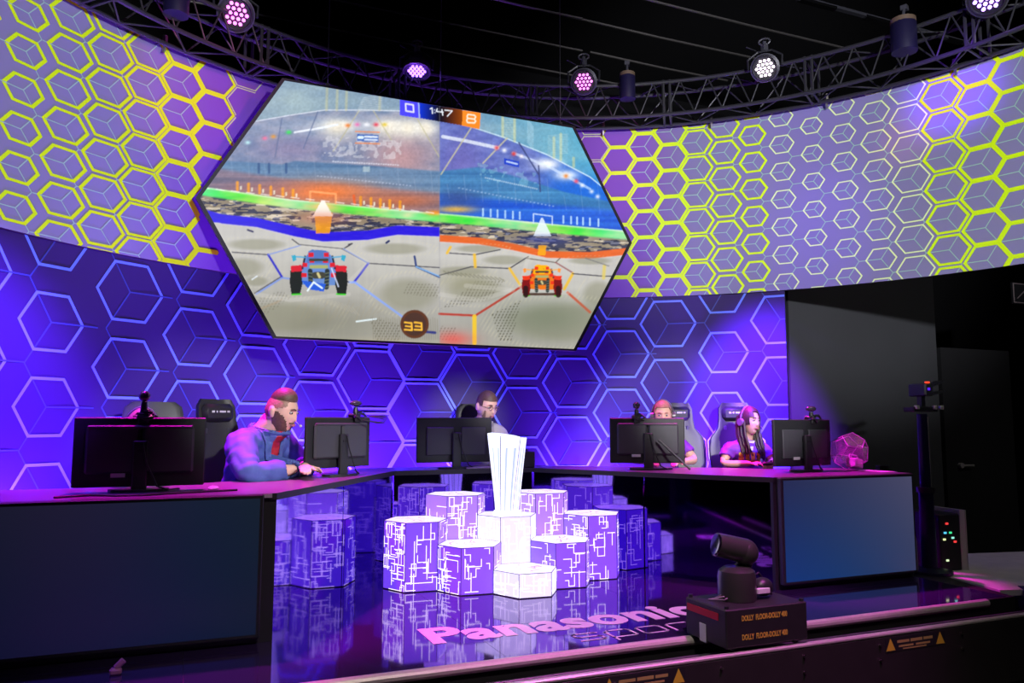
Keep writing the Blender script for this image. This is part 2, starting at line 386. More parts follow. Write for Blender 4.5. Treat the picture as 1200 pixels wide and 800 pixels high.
# ------------------------------------------------------------------ stage edge trim and dolly track
mb = MB(); mb.tube([(-2.6, YE, -.02), (SXR-.37, YE, -.02)], .026, n=12); mb.build('trim_1', m_alu, kind='structure')
mb = MB(); mb.box((1.2, YE+.03, -.24), (7.2, .02, .44)); mb.build('trim_2', m_black, kind='structure')
tk = thing('dolly_track', 'long black camera dolly track with warning stickers in front of the stage', 'track', (0, 3.3, -.02))
m_tr = mat('track_black', (.02, .018, .018), rough=.45, noise=.3, nscale=8)
q = MB(); q.box((2.9, .0, -.19), (6.6, .03, .36), bev=.004); q.build('front_beam', m_tr, tk)
q = MB(); q.box((2.9, .0, .0), (6.6, .034, .02), bev=.006); q.build('top_rail', m_alu, tk, label='worn bright running rail along the top of the track')
q = MB(); q.box((2.9, .17, -.045), (6.6, .02, .02), bev=.004); q.build('inner_rail', m_greyp, tk)
q = MB(); q.box((2.9, .14, -.30), (6.6, .24, .04)); q.build('bottom_tray', m_tr, tk)
for x in np.arange(.0, 6.2, .55):
    q = MB(); q.box((x, .13, -.10), (.03, .20, .02)); q.build('cross_tie', m_tr, tk)
m_bolt = mat('bolt', (.4, .38, .36), rough=.3, metal=1)
for x in (1.0, 1.9, 2.5, 3.02, 3.55, 4.18, 4.75):
    for z in (-.05, -.13):
        q = MB(); q.cyl((x, -.025, z), (x, -.012, z), .007, n=8); q.build('bolt', m_bolt, tk)
m_yw = mat('warning_yellow', (.55, .42, .03), rough=.5)
m_txt = mat('warning_text', (.35, .27, .08), rough=.6)
def text_mesh(body, size, mname, mt, ext=0.0005, offset=0.0, sx=1.0, space=1.0):
    cu = bpy.data.curves.new(mname, 'FONT'); cu.body = body; cu.size = size; cu.extrude = ext; cu.offset = offset; cu.space_character = space
    o = bpy.data.objects.new(mname, cu); COL.objects.link(o)
    me = bpy.data.meshes.new_from_object(o.evaluated_get(bpy.context.evaluated_depsgraph_get()))
    bpy.data.objects.remove(o); bpy.data.curves.remove(cu)
    for v in me.vertices: v.co.x *= sx
    me.name = mname; me.materials.clear(); me.materials.append(mt); return me
for x in (2.06, 3.82):
    so = MB().box((x, -.0160, -.058), (.46, .001, .075)).build('warning_sticker', m_black, tk)
    for sx in (-.19, .19):
        MB().add([(x+sx-.034, -.0168, -.088), (x+sx+.034, -.0168, -.088), (x+sx, -.0168, -.022), (x+sx-.004, -.0174, -.075), (x+sx+.004, -.0174, -.075), (x+sx+.004, -.0174, -.045), (x+sx-.004, -.0174, -.045)], [(0, 1, 2), (3, 4, 5, 6)]).build('warning_triangle', m_yw, so)
    q = MB()
    for x0_, x1_, dz, hh_ in ((-.14, -.05, -.045, .014), (-.04, .05, -.045, .016), (.06, .13, -.045, .014), (-.13, -.02, -.070, .010), (.0, .11, -.070, .010), (-.10, .08, -.085, .006)):
        q.box((x+(x0_+x1_)/2, -.0168, dz), (x1_-x0_, .0006, hh_))
    q.build('sticker_lines', m_txt, so, kind='stuff')

# lettering printed on the deck
m_let = mat('white_vinyl', (.75, .62, .78), rough=.35)
me = text_mesh('Panasonic', .41, 'lettering', m_let, ext=.0004, offset=.0145, sx=1.0, space=1.04)
xs_ = [v.co.x for v in me.vertices]; w0 = max(xs_)-min(xs_); x0_ = min(xs_)
lt = link('lettering', me, deck); lt.scale = (1.70/w0, 1, 1); lt.location = (1.24-x0_*1.70/w0, 3.985, .0014)
def ribbon(q, pts, w, z=.0018):
    for a, b in zip(pts[:-1], pts[1:]):
        s4 = seg(a, b, w); L = math.hypot(b[0]-a[0], b[1]-a[1]); ex = ((b[0]-a[0])/L*w*.5, (b[1]-a[1])/L*w*.5)
        s4 = [(s4[0][0]-ex[0], s4[0][1]-ex[1]), (s4[1][0]+ex[0], s4[1][1]+ex[1]), (s4[2][0]+ex[0], s4[2][1]+ex[1]), (s4[3][0]-ex[0], s4[3][1]-ex[1])]
        q.add([(x, y, z) for x, y in s4], [(3, 2, 1, 0)])
GL = {'s': [[(1, .95), (.9, 1), (.12, 1), (0, .9), (0, .6), (.1, .5), (.9, .5), (1, .4), (1, .1), (.9, 0), (0, 0)]],
      'p': [[(0, -.4), (0, .85), (.15, 1), (.88, 1), (1, .88), (1, .12), (.88, 0), (0, 0)]],
      'o': [[(.12, 0), (.88, 0), (1, .12), (1, .88), (.88, 1), (.12, 1), (0, .88), (0, .12), (.12, 0)]],
      'r': [[(0, 0), (0, .85), (.15, 1), (.9, 1)]],
      't': [[(.15, 1.4), (.15, .12), (.3, 0), (.95, 0)], [(-.1, 1), (.9, 1)]]}
q = MB(); x = 1.97
for ch in 'sports':
    for pl in GL[ch]: ribbon(q, [(x+px_*.145, 3.735+py_*.125) for px_, py_ in pl], .015)
    x += .195
q.build('lettering', m_let, deck, smooth='flatnormals', label='thin outlined word set under the bold floor lettering')

# ------------------------------------------------------------------ lighting truss
truss = thing('lighting_truss', 'black curved box truss carrying lamps above the banner', 'truss', (CX, CY, 4.06))
RI, RO, HT = 3.74, 4.02, .32
T0, T1 = math.radians(-62), math.radians(95)
def cc(t, R, z): return (R*math.sin(t), R*math.cos(t), z)
NS = 40
for R, z in ((RI, 0), (RO, 0), (RI, HT), (RO, HT)):
    q = MB(); q.tube([cc(T0+(T1-T0)*i/80, R, z) for i in range(81)], .019, n=8); q.build('chord', m_truss, truss, smooth=True)
brm = MB().cyl((0, 0, 0), (0, 0, 1), .0075, n=6).mesh('brace', m_truss)
def strut(a, b, me=brm, name='brace', par=truss):
    a = Vector(a); b = Vector(b); o = link(name, me, par); d = b-a; o.location = a
    o.rotation_euler = d.to_track_quat('Z', 'Y').to_euler(); o.scale = (1, 1, d.length); return o
for i in range(NS):
    t = T0+(T1-T0)*i/NS; t2 = T0+(T1-T0)*(i+1)/NS; tm = (t+t2)/2
    strut(cc(t, RI, 0), cc(tm, RI, HT)); strut(cc(tm, RI, HT), cc(t2, RI, 0))
    strut(cc(t, RO, HT), cc(t2, RO, 0)) if i % 2 else strut(cc(t, RO, 0), cc(t2, RO, HT))
    if i % 2: strut(cc(t, RI, 0), cc(t2, RO, 0)); strut(cc(t, RI, HT), cc(t2, RO, HT))
    else: strut(cc(t, RO, 0), cc(t2, RI, 0)); strut(cc(t, RO, HT), cc(t2, RI, HT))
jp = MB()
for i in range(0, NS+1, 5):
    t = T0+(T1-T0)*i/NS
    q = MB(); R3 = rzm(-t)
    for dt in (-.008, .008):
        for R in (RI, RO):
            q.cyl(cc(t+dt, R, -.02), cc(t+dt, R, HT+.02), .014, n=6)
        q.cyl(cc(t+dt, RI, 0), cc(t+dt, RO, 0), .012, n=6); q.cyl(cc(t+dt, RI, HT), cc(t+dt, RO, HT), .012, n=6)
    q.build('joint_frame', m_truss, truss)
# banner hangers
for t in np.radians([-48, -33, 12, 27, 42, 57, 72]):
    q = MB(); q.cyl(cc(t, 4.02, .02), cc(t, 4.05, -.06), .012, n=6); q.cyl(cc(t, 4.03, .07), cc(t, 4.03, -.01), .02, n=6); q.build('banner_clamp', m_bolt, truss)

# stage lamps
def lamp(loc, aim, colr, label, em=6.0, hang=.16, size=.13, white=False):
    L = thing('stage_lamp', label, 'stage light', loc, group=None)
    d = (Vector(aim)-Vector(loc)).normalized(); R = d.to_track_quat('Z', 'Y').to_matrix()
    A = Matrix(((1, 0, 0), (0, 1, 0), (0, 0, 1)))
    q = MB(); pr = [(0.0, -.16), (.05, -.16), (.075, -.13), (.085, -.06), (size*.86, -.03), (size*.9, .03), (size*.8, .035), (size*.78, .012), (0, .012)]
    q.lathe((0, 0, 0), pr, n=24, R=R); q.build('housing', m_blackp, L, smooth=True)
    q = MB(); q.lathe((0, 0, 0), [(size*.9, -.035), (size*.98, -.03), (size*.98, .03), (size*.9, .034)], n=24, R=R); q.build('front_ring', m_greyp, L, smooth=True)
    m_led = mat('led_'+label.split()[0], (1, 1, 1), emit=colr, es=em)
    q = MB(); pts = [(0, 0)]+[(.033*math.cos(a*PI/3), .033*math.sin(a*PI/3)) for a in range(6)]+[((.066 if a % 2 == 0 else .057)*math.cos(a*PI/6), (.066 if a % 2 == 0 else .057)*math.sin(a*PI/6)) for a in range(12)]
    for x, y in pts:
        c = R@Vector((x*size/.13*1.1, y*size/.13*1.1, .014)); q.cyl(c, c+d*.012, .0125*size/.13, n=8)
    q.build('led_cluster', m_led, L, kind='stuff')
    q = MB(); up = Vector((0, 0, 1)); sd = d.cross(up).normalized()
    q.tube([sd*(size+.015), sd*(size+.02)+up*.10, sd*.06+up*hang, -sd*.06+up*hang, -sd*(size+.02)+up*.10, -sd*(size+.015)], .011, n=6); q.build('yoke', m_blackp, L)
    q = MB(); q.box(up*(hang+.03), (.05, .06, .06), bev=.01); q.cyl(up*hang, up*(hang+.09), .018); q.tube([up*(hang+.09)+sd*.05*math.cos(a)+up*.03*math.sin(a) for a in np.linspace(0, 2*PI, 12)], .009); q.build('clamp', m_greyp, L)
    q = MB(); q.tube([-d*.15, -d*.18+up*.05+sd*.04, up*(hang+.02)+sd*.08, up*(hang+.07)+sd*.16], .006); q.build('power_cable', m_cable, L)
    return L
def atcyl(s, z, R=3.8): t = s/3.8; return (CX+R*math.sin(t), CY+R*math.cos(t), z)
lamp(atcyl(-1.79, 4.39, 3.72), (.6, 2.2, 1.6), (1, .03, .75), 'magenta glowing stage lamp with round LED face at upper left of the truss', em=2.6, size=.15)
lamp(atcyl(-.09, 4.36, 3.66), (1.55, 5.6, 0), (.22, .10, 1), 'violet stage lamp pointing down, left of the middle hanging wire', em=5)
lamp(atcyl(1.587, 4.39, 3.66), (1.0, 2.4, 2.2), (1, .08, .85), 'magenta glowing stage lamp beside the drum-shaped truss speaker', em=2.6)
lamp(atcyl(3.33, 4.34, 3.66), (.9, 1.8, 2.0), (1, .82, .9), 'white glowing stage lamp hanging over the right half of the banner', em=5)
lamp(atcyl(5.18, 4.36, 3.66), (2.8, 2.8, 1.6), (.35, .15, 1), 'blue-violet stage lamp at the top right end of the truss', em=5, size=.15)
# truss speakers (dark covered fixtures)
def tspeak(s, z, h, w, slant, label):
    L = thing('truss_speaker', label, 'speaker', atcyl(s, z, 3.68)); tt = s/3.8
    L.rotation_euler = (0, 0, -tt)
    q = MB(); q.lathe((0, 0, -h/2), [(0, 0), (w*.5, 0), (w*.5, h*.86), (w*.46, h*.9), (0, h*.9)], n=20); q.build('cover', mat('navy_cover', (.008, .006, .035), rough=.5), L, smooth=True)
    q = MB(); q.lathe((0, 0, h*.4), [(w*.5, -.02*slant), (w*.49, h*.10), (w*.3, h*.14), (0, h*.15)], n=20); q.build('top_cap', mat('tan_cap', (.12, .08, .05), rough=.6), L, smooth=True)
    q = MB(); q.cyl((0, 0, h*.5), (0, .04, h*.5+.12), .012); q.box((0, .05, h*.5+.12), (.05, .05, .04)); q.build('bracket', m_greyp, L)
tspeak(2.019, 4.34, .26, .15, 1, 'small drum-shaped dark speaker on the truss right of the magenta lamp')
tspeak(4.518, 4.31, .28, .2, 2, 'dark tapered speaker on the truss in front of the bright cable tray')
tspeak(-2.331, 4.26, .26, .18, 1, 'dark speaker cover on the truss left of the magenta lamp')

# ------------------------------------------------------------------ hexagonal video screen
SY = 6.50; k_ = SY/6.8086
XC = 2.1082*k_; ZC = CH+1.8216*k_; HW, HH, HTW = 2.0428*k_, 1.1181*k_, 1.4028*k_
def topx(px, py):   # photo pixel of the flat screen picture -> canvas coordinates
    return (px-225)*CS, (py-85)*CS
CS = 1.6; CW, CHH = int(525*CS), int(335*CS)
GX, GY = np.meshgrid(np.arange(CW)/CS+225, np.arange(CHH)/CS+85)
IMG = np.zeros((CHH, CW, 3))
def sm(x): x = np.clip(x, 0, 1); return x*x*(3-2*x)
def nz(sx, sy, seed, oct=3):
    r = np.random.default_rng(seed); out = np.zeros_like(GX); amp = 1; tot = 0
    for o in range(oct):
        gw, gh = int(525/sx*(2**o))+3, int(335/sy*(2**o))+3; g = r.random((gh, gw))
        fx = (GX-225)/sx*(2**o); fy = (GY-85)/sy*(2**o); ix = fx.astype(int); iy = fy.astype(int); tx = sm(fx-ix); ty = sm(fy-iy)
        out += amp*((g[iy, ix]*(1-tx)+g[iy, ix+1]*tx)*(1-ty)+(g[iy+1, ix]*(1-tx)+g[iy+1, ix+1]*tx)*ty); tot += amp; amp *= .5
    return out/tot
def blend(mask, c): 
    c = np.array(c, float) if not isinstance(c, np.ndarray) or c.ndim == 1 else c
    IMG[:] = IMG*(1-mask[..., None])+c*mask[..., None]
def pmask(pts, soft=.5):
    pts = [tuple(p) for p in pts]; x0 = min(p[0] for p in pts)-2; x1 = max(p[0] for p in pts)+2; y0 = min(p[1] for p in pts)-2; y1 = max(p[1] for p in pts)+2
    m = np.zeros_like(GX); a = max(0, int((x0-225)*CS)); b = min(CW, int((x1-225)*CS)+1); c = max(0, int((y0-85)*CS)); d = min(CHH, int((y1-85)*CS)+1)
    if a >= b or c >= d: return m
    X = GX[c:d, a:b]; Y = GY[c:d, a:b]; ins = np.zeros(X.shape, bool)
    for i in range(len(pts)):
        xa, ya = pts[i]; xb, yb = pts[(i+1) % len(pts)]
        if ya == yb: continue
        cond = ((ya > Y) != (yb > Y)) & (X < (xb-xa)*(Y-ya)/(yb-ya)+xa); ins ^= cond
    m[c:d, a:b] = ins; return m
def poly_(pts, c, al=1.0): blend(pmask(pts)*al, c)
def line_(pts, w, c, al=1.0, clipm=None):
    m = np.zeros_like(GX)
    for (xa, ya), (xb, yb) in zip(pts[:-1], pts[1:]):
        a = max(0, int((min(xa, xb)-w-3-225)*CS)); b = min(CW, int((max(xa, xb)+w+3-225)*CS)+1); cc_ = max(0, int((min(ya, yb)-w-3-85)*CS)); d = min(CHH, int((max(ya, yb)+w+3-85)*CS)+1)
        if a >= b or cc_ >= d: continue
        X = GX[cc_:d, a:b]; Y = GY[cc_:d, a:b]; L2 = (xb-xa)**2+(yb-ya)**2+1e-9
        t = np.clip(((X-xa)*(xb-xa)+(Y-ya)*(yb-ya))/L2, 0, 1); D = np.hypot(X-xa-t*(xb-xa), Y-ya-t*(yb-ya))
        m[cc_:d, a:b] = np.maximum(m[cc_:d, a:b], np.clip((w/2-D)*1.4+.5, 0, 1))
    if clipm is not None: m = m*clipm
    blend(m*al, c)
def glow(cx, cy, rx_, ry_, c, al=1.0, clipm=None):
    m = np.exp(-(((GX-cx)/rx_)**2+((GY-cy)/ry_)**2))*al
    if clipm is not None: m = m*clipm
    blend(m, c)
Lm = (GX < 514.3).astype(float); Rm = 1-Lm
def yl(pts): return np.interp(GX, [p[0] for p in pts], [p[1] for p in pts])
n1 = nz(60, 18, 1, 4); n2 = nz(14, 6, 2, 3); n3 = nz(200, 3, 3, 3); n4 = nz(5, 5, 4, 2); n5 = nz(3, 40, 5, 2)
# left picture: sky and stands
LT = yl([(230, 217), (244, 220), (341, 234), (478, 247), (514, 250)])
sky = np.stack([108+60*n1, 135+55*n1, 170+25*n1], -1); blend(Lm, sky)
dome = yl([(225, 170), (300, 142), (340, 135), (380, 130), (430, 130), (470, 131), (514, 136)])
st = sm((GY-dome)/2)*Lm
stands = np.stack([95+70*n2, 120+45*n2, 160+25*n2], -1); blend(st, stands)
glow(470, 185, 40, 30, (200, 150, 150), .8, st); glow(340, 175, 45, 18, (140, 125, 165), .6, st)
glow(400, 150, 110, 12, (190, 200, 215), .5, st)
tier = sm((GY-yl([(225, 185), (330, 192), (345, 188), (430, 193), (514, 200)]))/3)*Lm
blend(tier*.8, np.stack([60+60*n3, 100+60*n3, 145+50*n3], -1))
low = sm((GY-(LT-26))/6)*Lm; blend(low*.75, np.stack([90+90*n3, 85+50*n3, 110+30*n3], -1))
glow(378, 226, 60, 14, (255, 130, 60), .9, Lm); glow(470, 236, 50, 10, (215, 110, 60), .7, Lm); glow(300, 222, 50, 7, (170, 110, 110), .5, Lm)
for cx, w in ((395, 20), (455, 20), (478, 16), (498, 12)): glow(cx, 148 if cx < 460 else 151, w, 6, (255, 255, 250), 1.0, Lm); glow(cx, 152, w*.8, 12, (235, 225, 205), .8, Lm)
line_([(300, 143), (340, 136), (380, 130), (430, 130), (470, 131), (514, 138)], 1.3, (215, 220, 235), .9, Lm)
line_([(345, 156), (375, 151), (395, 147)], 2.4, (240, 245, 255), .9)
for a, b in (((372, 132), (355, 175)), ((420, 131), (390, 178)), ((437, 131), (458, 165)), ((488, 140), (514, 185)), ((330, 140), (322, 185))): line_([a, b], 1.4, (190, 185, 150) if a[0] > 400 else (95, 110, 150), .7)
for x in (383, 395, 406, 445): line_([(x, 100), (x-1, 130)], 3, (205, 200, 150), .45)
for i in range(9): line_([(425-i, 122+i*2-6), (447, 112+i*2.2)], .8, (215, 220, 220), .5)
for x, y, c in ((290, 168, (190, 240, 245)), (310, 163, (240, 120, 160)), (320, 161, (235, 160, 70)), (338, 156, (60, 230, 90)), (407, 148, (240, 130, 60)), (418, 147, (235, 120, 180)), (429, 147, (250, 250, 255)), (440, 147, (230, 70, 90)), (450, 147, (230, 200, 70))): glow(x, y, 3, 2.2, c, .95)
m = pmask([(378, 160), (470, 166), (470, 188), (378, 184)])*(n4 > .55); blend(m*.45, (225, 225, 230))
poly_([(418, 158), (443, 159), (443, 167), (418, 166)], (70, 110, 190)); line_([(420, 162), (424, 162)], 3.5, (220, 240, 255)); line_([(427, 161), (441, 161.5)], 2.2, (225, 235, 250)); line_([(427, 164.5), (441, 165)], 2.0, (215, 228, 250))
line_([(416, 155), (444, 156)], 1.3, (230, 140, 90)); line_([(416, 168.5), (444, 169.5)], 1.3, (230, 140, 90))
for i in range(28): glow(390+i*2.8, 190+i*.15+.3*(i % 2), 1.1, .8, (235, 240, 250), .8); glow(372+i*4, 207+i*.42, 1.1, .8, (215, 225, 245), .6)
poly_([(425, 196), (433, 196), (433, 202), (425, 202)], (170, 190, 200), .8)
for x in (303, 315, 335): line_([(x, 193), (x, 203)], 3, (50, 80, 130), .7)
# right picture
RT = yl([(514, 250), (560, 254), (640, 262), (730, 270)])
sky = np.stack([105-60*(GX-514)/220+70*n1, 140+10*(GX-514)/220+45*n1, 175+20*(GX-514)/220+20*n1], -1); blend(Rm, np.clip(sky, 0, 255))
domeR = [(514, 141), (550, 149), (590, 162), (640, 182), (690, 208), (730, 240)]
stR = sm((GY-yl(domeR))/2)*Rm
blend(stR, np.stack([70+60*n2, 85+60*n2, 165+50*n2-0*GX], -1)); glow(540, 190, 30, 35, (120, 110, 185), .7, stR)
blend(stR*sm((GX-620)/40)*.8, (30, 95, 205)); glow(700, 225, 50, 22, (20, 110, 225), .7, Rm)
tr_ = sm((GY-yl([(514, 200), (560, 195), (600, 205), (660, 224), (735, 240)]))/3)*Rm; blend(tr_*.85, np.stack([40+50*n3, 95+70*n3, 150+60*n3], -1))
lo = sm((GY-(RT-26))/8)*Rm; blend(lo*.85, np.stack([20+40*n3, 60+70*n3, 200+40*n3], -1)); glow(535, 233, 30, 12, (60, 80, 140), .8, Rm)
line_(domeR, 1.4, (200, 225, 245), .9, Rm)
glow(640, 193, 16, 7, (255, 255, 255), 1, Rm); glow(662, 206, 14, 6, (255, 255, 255), .95, Rm); line_([(518, 161), (545, 166), (582, 174)], 4, (225, 232, 245), .85)
line_([(600, 180), (640, 195), (690, 222)], 3, (220, 235, 255), .6)
for a, b in (((551, 151), (516, 205)), ((593, 163), (565, 192)), ((607, 168), (630, 205)), ((630, 195), (632, 225))): line_([a, b], 1.8, (200, 195, 160) if a[0] < 600 else (60, 70, 120), .8)
for x, y0, y1 in ((588, 138, 160), (602, 140, 166), (648, 162, 185), (656, 158, 188), (671, 186, 196)): line_([(x, y0), (x, y1)], 3.2, (205, 210, 160), .6)
for i in range(12): line_([(588, 140+i*2), (602, 141+i*2)], .8, (220, 225, 190), .5); line_([(641, 160+i*2), (664, 158+i*2)], .8, (210, 225, 220), .4); line_([(617, 141+i*2.4), (624, 150+i*2.4)], 1, (190, 220, 235), .45)
for x, y, c in ((581, 174, (230, 80, 90)), (590, 177, (250, 250, 250)), (601, 181, (230, 60, 60)), (610, 184, (240, 230, 240)), (662, 207, (240, 140, 60)), (674, 213, (240, 80, 110)), (681, 218, (230, 235, 250)), (692, 225, (235, 240, 255)), (699, 231, (235, 240, 255))): glow(x, y, 2.6, 2.4, c, .95)
poly_([(590, 186), (607, 190), (607, 197), (590, 193)], (40, 70, 200)); line_([(593, 190), (605, 193)], 2.0, (200, 220, 250), .9)
m = pmask([(558, 190), (635, 205), (630, 222), (562, 212)])*(n4 > .58); blend(m*.35, (150, 210, 220))
for i in range(26): glow(568+i*2.4, 209+i*.52, 1.1, .8, (215, 230, 245), .75); glow(537+i*4.4, 221+i*.85, 1.1, .8, (200, 220, 250), .6)
# field: white line, bright grass, mosaic, coloured ring, slab floor
for msk, T, gr, mos, rc, T2 in ((Lm, LT, None, None, (45, 30, 225), yl([(225, 252), (260, 262), (300, 266), (345, 277), (378, 283), (430, 281), (465, 275), (514, 277)])),
                              (Rm, RT, None, None, (235, 105, 45), yl([(514, 283), (560, 286), (600, 293), (640, 302), (690, 303), (735, 298)]))):
    f = sm((GY-T)/1.2)*msk
    g = np.stack([70+110*n2+40*np.sin(GX/23), 205+40*n3, 60+80*np.cos(GX/41+1)**2+30*n2], -1); blend(f, np.clip(g, 0, 255))
    blend(f*np.clip(1-(GY-T)/3, 0, 1), (250, 250, 240))
    f2 = sm((GY-(T+9.5))/3)*msk
    mo = np.where((nz(9, 2.2, 8, 2) > .5)[..., None], np.array([60, 62, 82]), np.array([150, 138, 118])) + 40*(n2[..., None]-.5); mo = mo+np.where((nz(16, 2.0, 9, 2) > .66)[..., None], 60, 0); blend(f2, mo)
    f3 = sm((GY-(T2-(11 if msk is Lm else 8)))/1.5)*msk; blend(f3*.95, rc)
    f4 = sm((GY-T2)/1.5)*msk
    fl = np.stack([172+24*n1+8*n5, 170+24*n1+8*n5, 160+22*n1+6*n5], -1)
    dk = np.clip((GY-T2)/130, 0, 1)[..., None]; blend(f4, fl*(1-dk*.16)+np.array([12, 12, 20])*(1-dk))
    blend(f4*np.clip(1-(GY-T2)/2.2, 0, 1)*.8, (235, 225, 235))
line_([(240, 260), (262, 259), (300, 258), (345, 268)], 4, (45, 30, 225), .95)
blend(pmask([(368, 250), (389, 250), (386, 274), (370, 274)])*.85, (255, 165, 30)); glow(378, 243, 20, 5, (255, 200, 120), .9); poly_([(376, 236), (379.5, 236), (390, 254), (366, 254)], (255, 250, 245), .9)
glow(378, 256, 34, 8, (210, 120, 100), .5)
blend(pmask([(630, 288), (639, 288), (638, 300), (629, 300)])*.9, (250, 170, 30)); poly_([(633, 256), (635, 256), (645, 277), (624, 277)], (235, 245, 255), .85); glow(634, 282, 30, 5, (70, 80, 160), .6)
glow(533, 246, 22, 4, (255, 190, 60), .8, Rm); glow(508, 250, 10, 3, (255, 150, 40), .9, Lm)
for x in (278, 291, 304, 317, 331, 343, 422, 434, 445, 456, 468): y = np.interp(x, [244, 341, 478], [219, 232, 247]); line_([(x, y-9), (x, y)], 3.2, (245, 160, 45), .85); line_([(x+4, y-4), (x+4, y-1)], 1.8, (255, 255, 230), .8)
line_([(363, 225), (363, 236), (363, 225), (393, 228), (393, 239)], 2.2, (255, 170, 110), .9); line_([(414, 230), (415, 240)], 3, (235, 100, 50), .9)
for x in (565, 574, 582, 591, 600, 608, 659, 668, 675, 682, 690, 700): y = np.interp(x, [560, 730], [253, 268]); line_([(x, y-8), (x, y)], 2.0, (190, 225, 255), .85)
line_([(624, 262), (624, 251), (646, 254), (646, 264)], 1.4, (205, 225, 255), .9)
# darker worn middles of the slabs
for cx, cy, ax, ay in ((300, 287, 30, 6), (284, 314, 22, 10), (462, 292, 32, 6), (478, 345, 30, 17), (540, 318, 26, 5), (560, 292, 24, 4), (556, 341, 30, 12), (590, 305, 22, 5), (700, 345, 16, 14), (690, 306, 22, 4), (335, 372, 45, 16), (660, 378, 60, 20), (300, 330, 12, 5)):
    mm3 = np.clip(1.6-((GX-cx)/ax)**2-((GY-cy)/ay)**2, 0, 1)*sm((GY-262)/10)*(Lm if cx < 514 else Rm); blend(mm3*.55, (142, 141, 118))
    mm4 = np.clip(1-np.abs(((GX-cx)/ax)**2+((GY-cy)/ay)**2-2.3)*1.6, 0, 1)*(((GX*1.0+GY*.6) % 5) < 2.2)*(Lm if cx < 514 else Rm)*sm((GY-262)/10); blend(mm4*.35, (215, 208, 180))
# slab joints
dkl, blu, ong, gold = (60, 60, 70), (125, 150, 225), (235, 120, 50), (240, 190, 60)
for pts, w, c in ([[(272, 296), (314, 299), (330, 324), (298, 344)], 1.2, dkl], [[(314, 299), (330, 325)], 2.6, (50, 50, 200)], [[(300, 345), (330, 326), (340, 327)], 2, blu], [[(314, 299), (352, 288)], 1.3, blu], [[(342, 281), (350, 287), (402, 292)], 1.3, dkl],
    [[(402, 292), (412, 286), (408, 287)], 1.6, dkl], [[(400, 292), (431, 309), (514, 314)], 1.2, dkl], [[(431, 309), (415, 330)], 2.6, (50, 50, 200)], [[(402, 292), (431, 309)], 1.4, blu], [[(408, 331), (415, 331), (480, 378)], 2.6, (140, 170, 250)], [[(485, 301), (487, 313), (514, 325)], 2.4, (40, 60, 120)], [[(487, 313), (514, 324)], 1.6, (140, 190, 240)],
    [[(290, 270), (296, 272)], 2, (30, 30, 80)], [[(452, 285), (455, 283)], 2.4, (30, 40, 90)], [[(487, 388), (509, 390)], 3, (30, 40, 130)], [[(400, 328), (408, 331)], 1.6, dkl],
    [[(514, 323), (551, 313), (596, 315), (618, 301)], 1.3, dkl], [[(526, 297), (555, 299), (585, 293)], 1.2, dkl], [[(555, 299), (556, 313)], 3.6, gold], [[(527, 290), (523, 297)], 3, gold], [[(596, 315), (609, 335)], 3, gold], [[(610, 336), (556, 370), (514, 368)], 2.6, (185, 55, 40)], [[(555, 371), (555, 402)], 5, (250, 205, 40)],
    [[(618, 301), (616, 303), (650, 308), (655, 303)], 1.3, (110, 100, 90)], [[(650, 308), (670, 320)], 1.6, (150, 90, 90)], [[(670, 321), (660, 339)], 3.4, gold], [[(664, 343), (690, 366)], 3, (215, 80, 50)], [[(670, 321), (706, 324), (736, 324)], 1.3, dkl], [[(707, 312), (706, 326)], 4, (220, 200, 110)], [[(685, 303), (712, 312)], 1.2, (120, 120, 120)]): line_(pts, w, c, .9)
# tread plates
for (pa, pb, pc, pd, al) in (((556, 330), (590, 328), (572, 352), (516, 362), .5), ((585, 400), (598, 400), (610, 352), (575, 368), .8), ((432, 372), (468, 380), (468, 400), (440, 400), .6), ((514, 382), (534, 384), (534, 400), (514, 398), .5), ((300, 352), (330, 340), (340, 350), (310, 370), .3), ((480, 330), (514, 334), (514, 350), (470, 344), .35)):
    mk = pmask([pa, pb, pc, pd])*(((GX+GY*.5) % 4 < 1.6) & (GY % 3.2 < 2)); blend(mk*al, (88, 84, 70))
for (a, b, al, c) in (((352, 300), (330, 345), .0, 0),): pass
glow(640, 372, 55, 22, (112, 122, 100), .65, Rm); glow(385, 380, 70, 24, (125, 124, 108), .55, Lm); glow(545, 330, 34, 12, (150, 148, 118), .6, Rm)
for x0 in range(0, 20): line_([(354+x0*5, 352+((x0*37) % 11)), (346+x0*5, 366+((x0*37) % 13))], 1.0, (165, 150, 118), .25)
line_([(417, 377), (440, 374)], 2, (230, 245, 250), .9); line_([(295, 328), (301, 324)], 1.5, (235, 245, 255), .8); glow(530, 398, 22, 9, (235, 90, 80), .75, Rm); glow(450, 402, 50, 6, (190, 175, 150), .5)
nf_ = nz(2.2, 2.2, 31, 2); up_ = (1-sm((GY-(np.where(GX < 514.3, LT, RT)-4))/4))
IMG[:] = np.clip(IMG*(1+(nf_[..., None]-.5)*.13*up_[..., None]), 0, 255)
for k in range(26):
    x = 250+k*19.5; y = np.interp(x, [230, 514, 515, 730], [205, 235, 236, 258]); line_([(x, y-18-(k*13) % 30), (x+3, y-4)], 1.0, (215, 215, 235), .16)
for k in range(16):
    x = 236+k*17.5; line_([(x, np.interp(x, [236, 514], [222, 252])-1.5), (x+9, np.interp(x+9, [236, 514], [222, 252])-1)], 1.2, (255, 255, 250), .7)
for pts in ([(300, 345), (340, 352), (408, 345)], [(352, 288), (402, 292), (431, 309), (408, 331)], [(545, 335), (596, 340)], [(514, 345), (560, 352), (600, 340)], [(609, 336), (640, 344), (664, 343)], [(618, 301), (609, 335)]): line_(pts, 5, (215, 212, 205), .30)
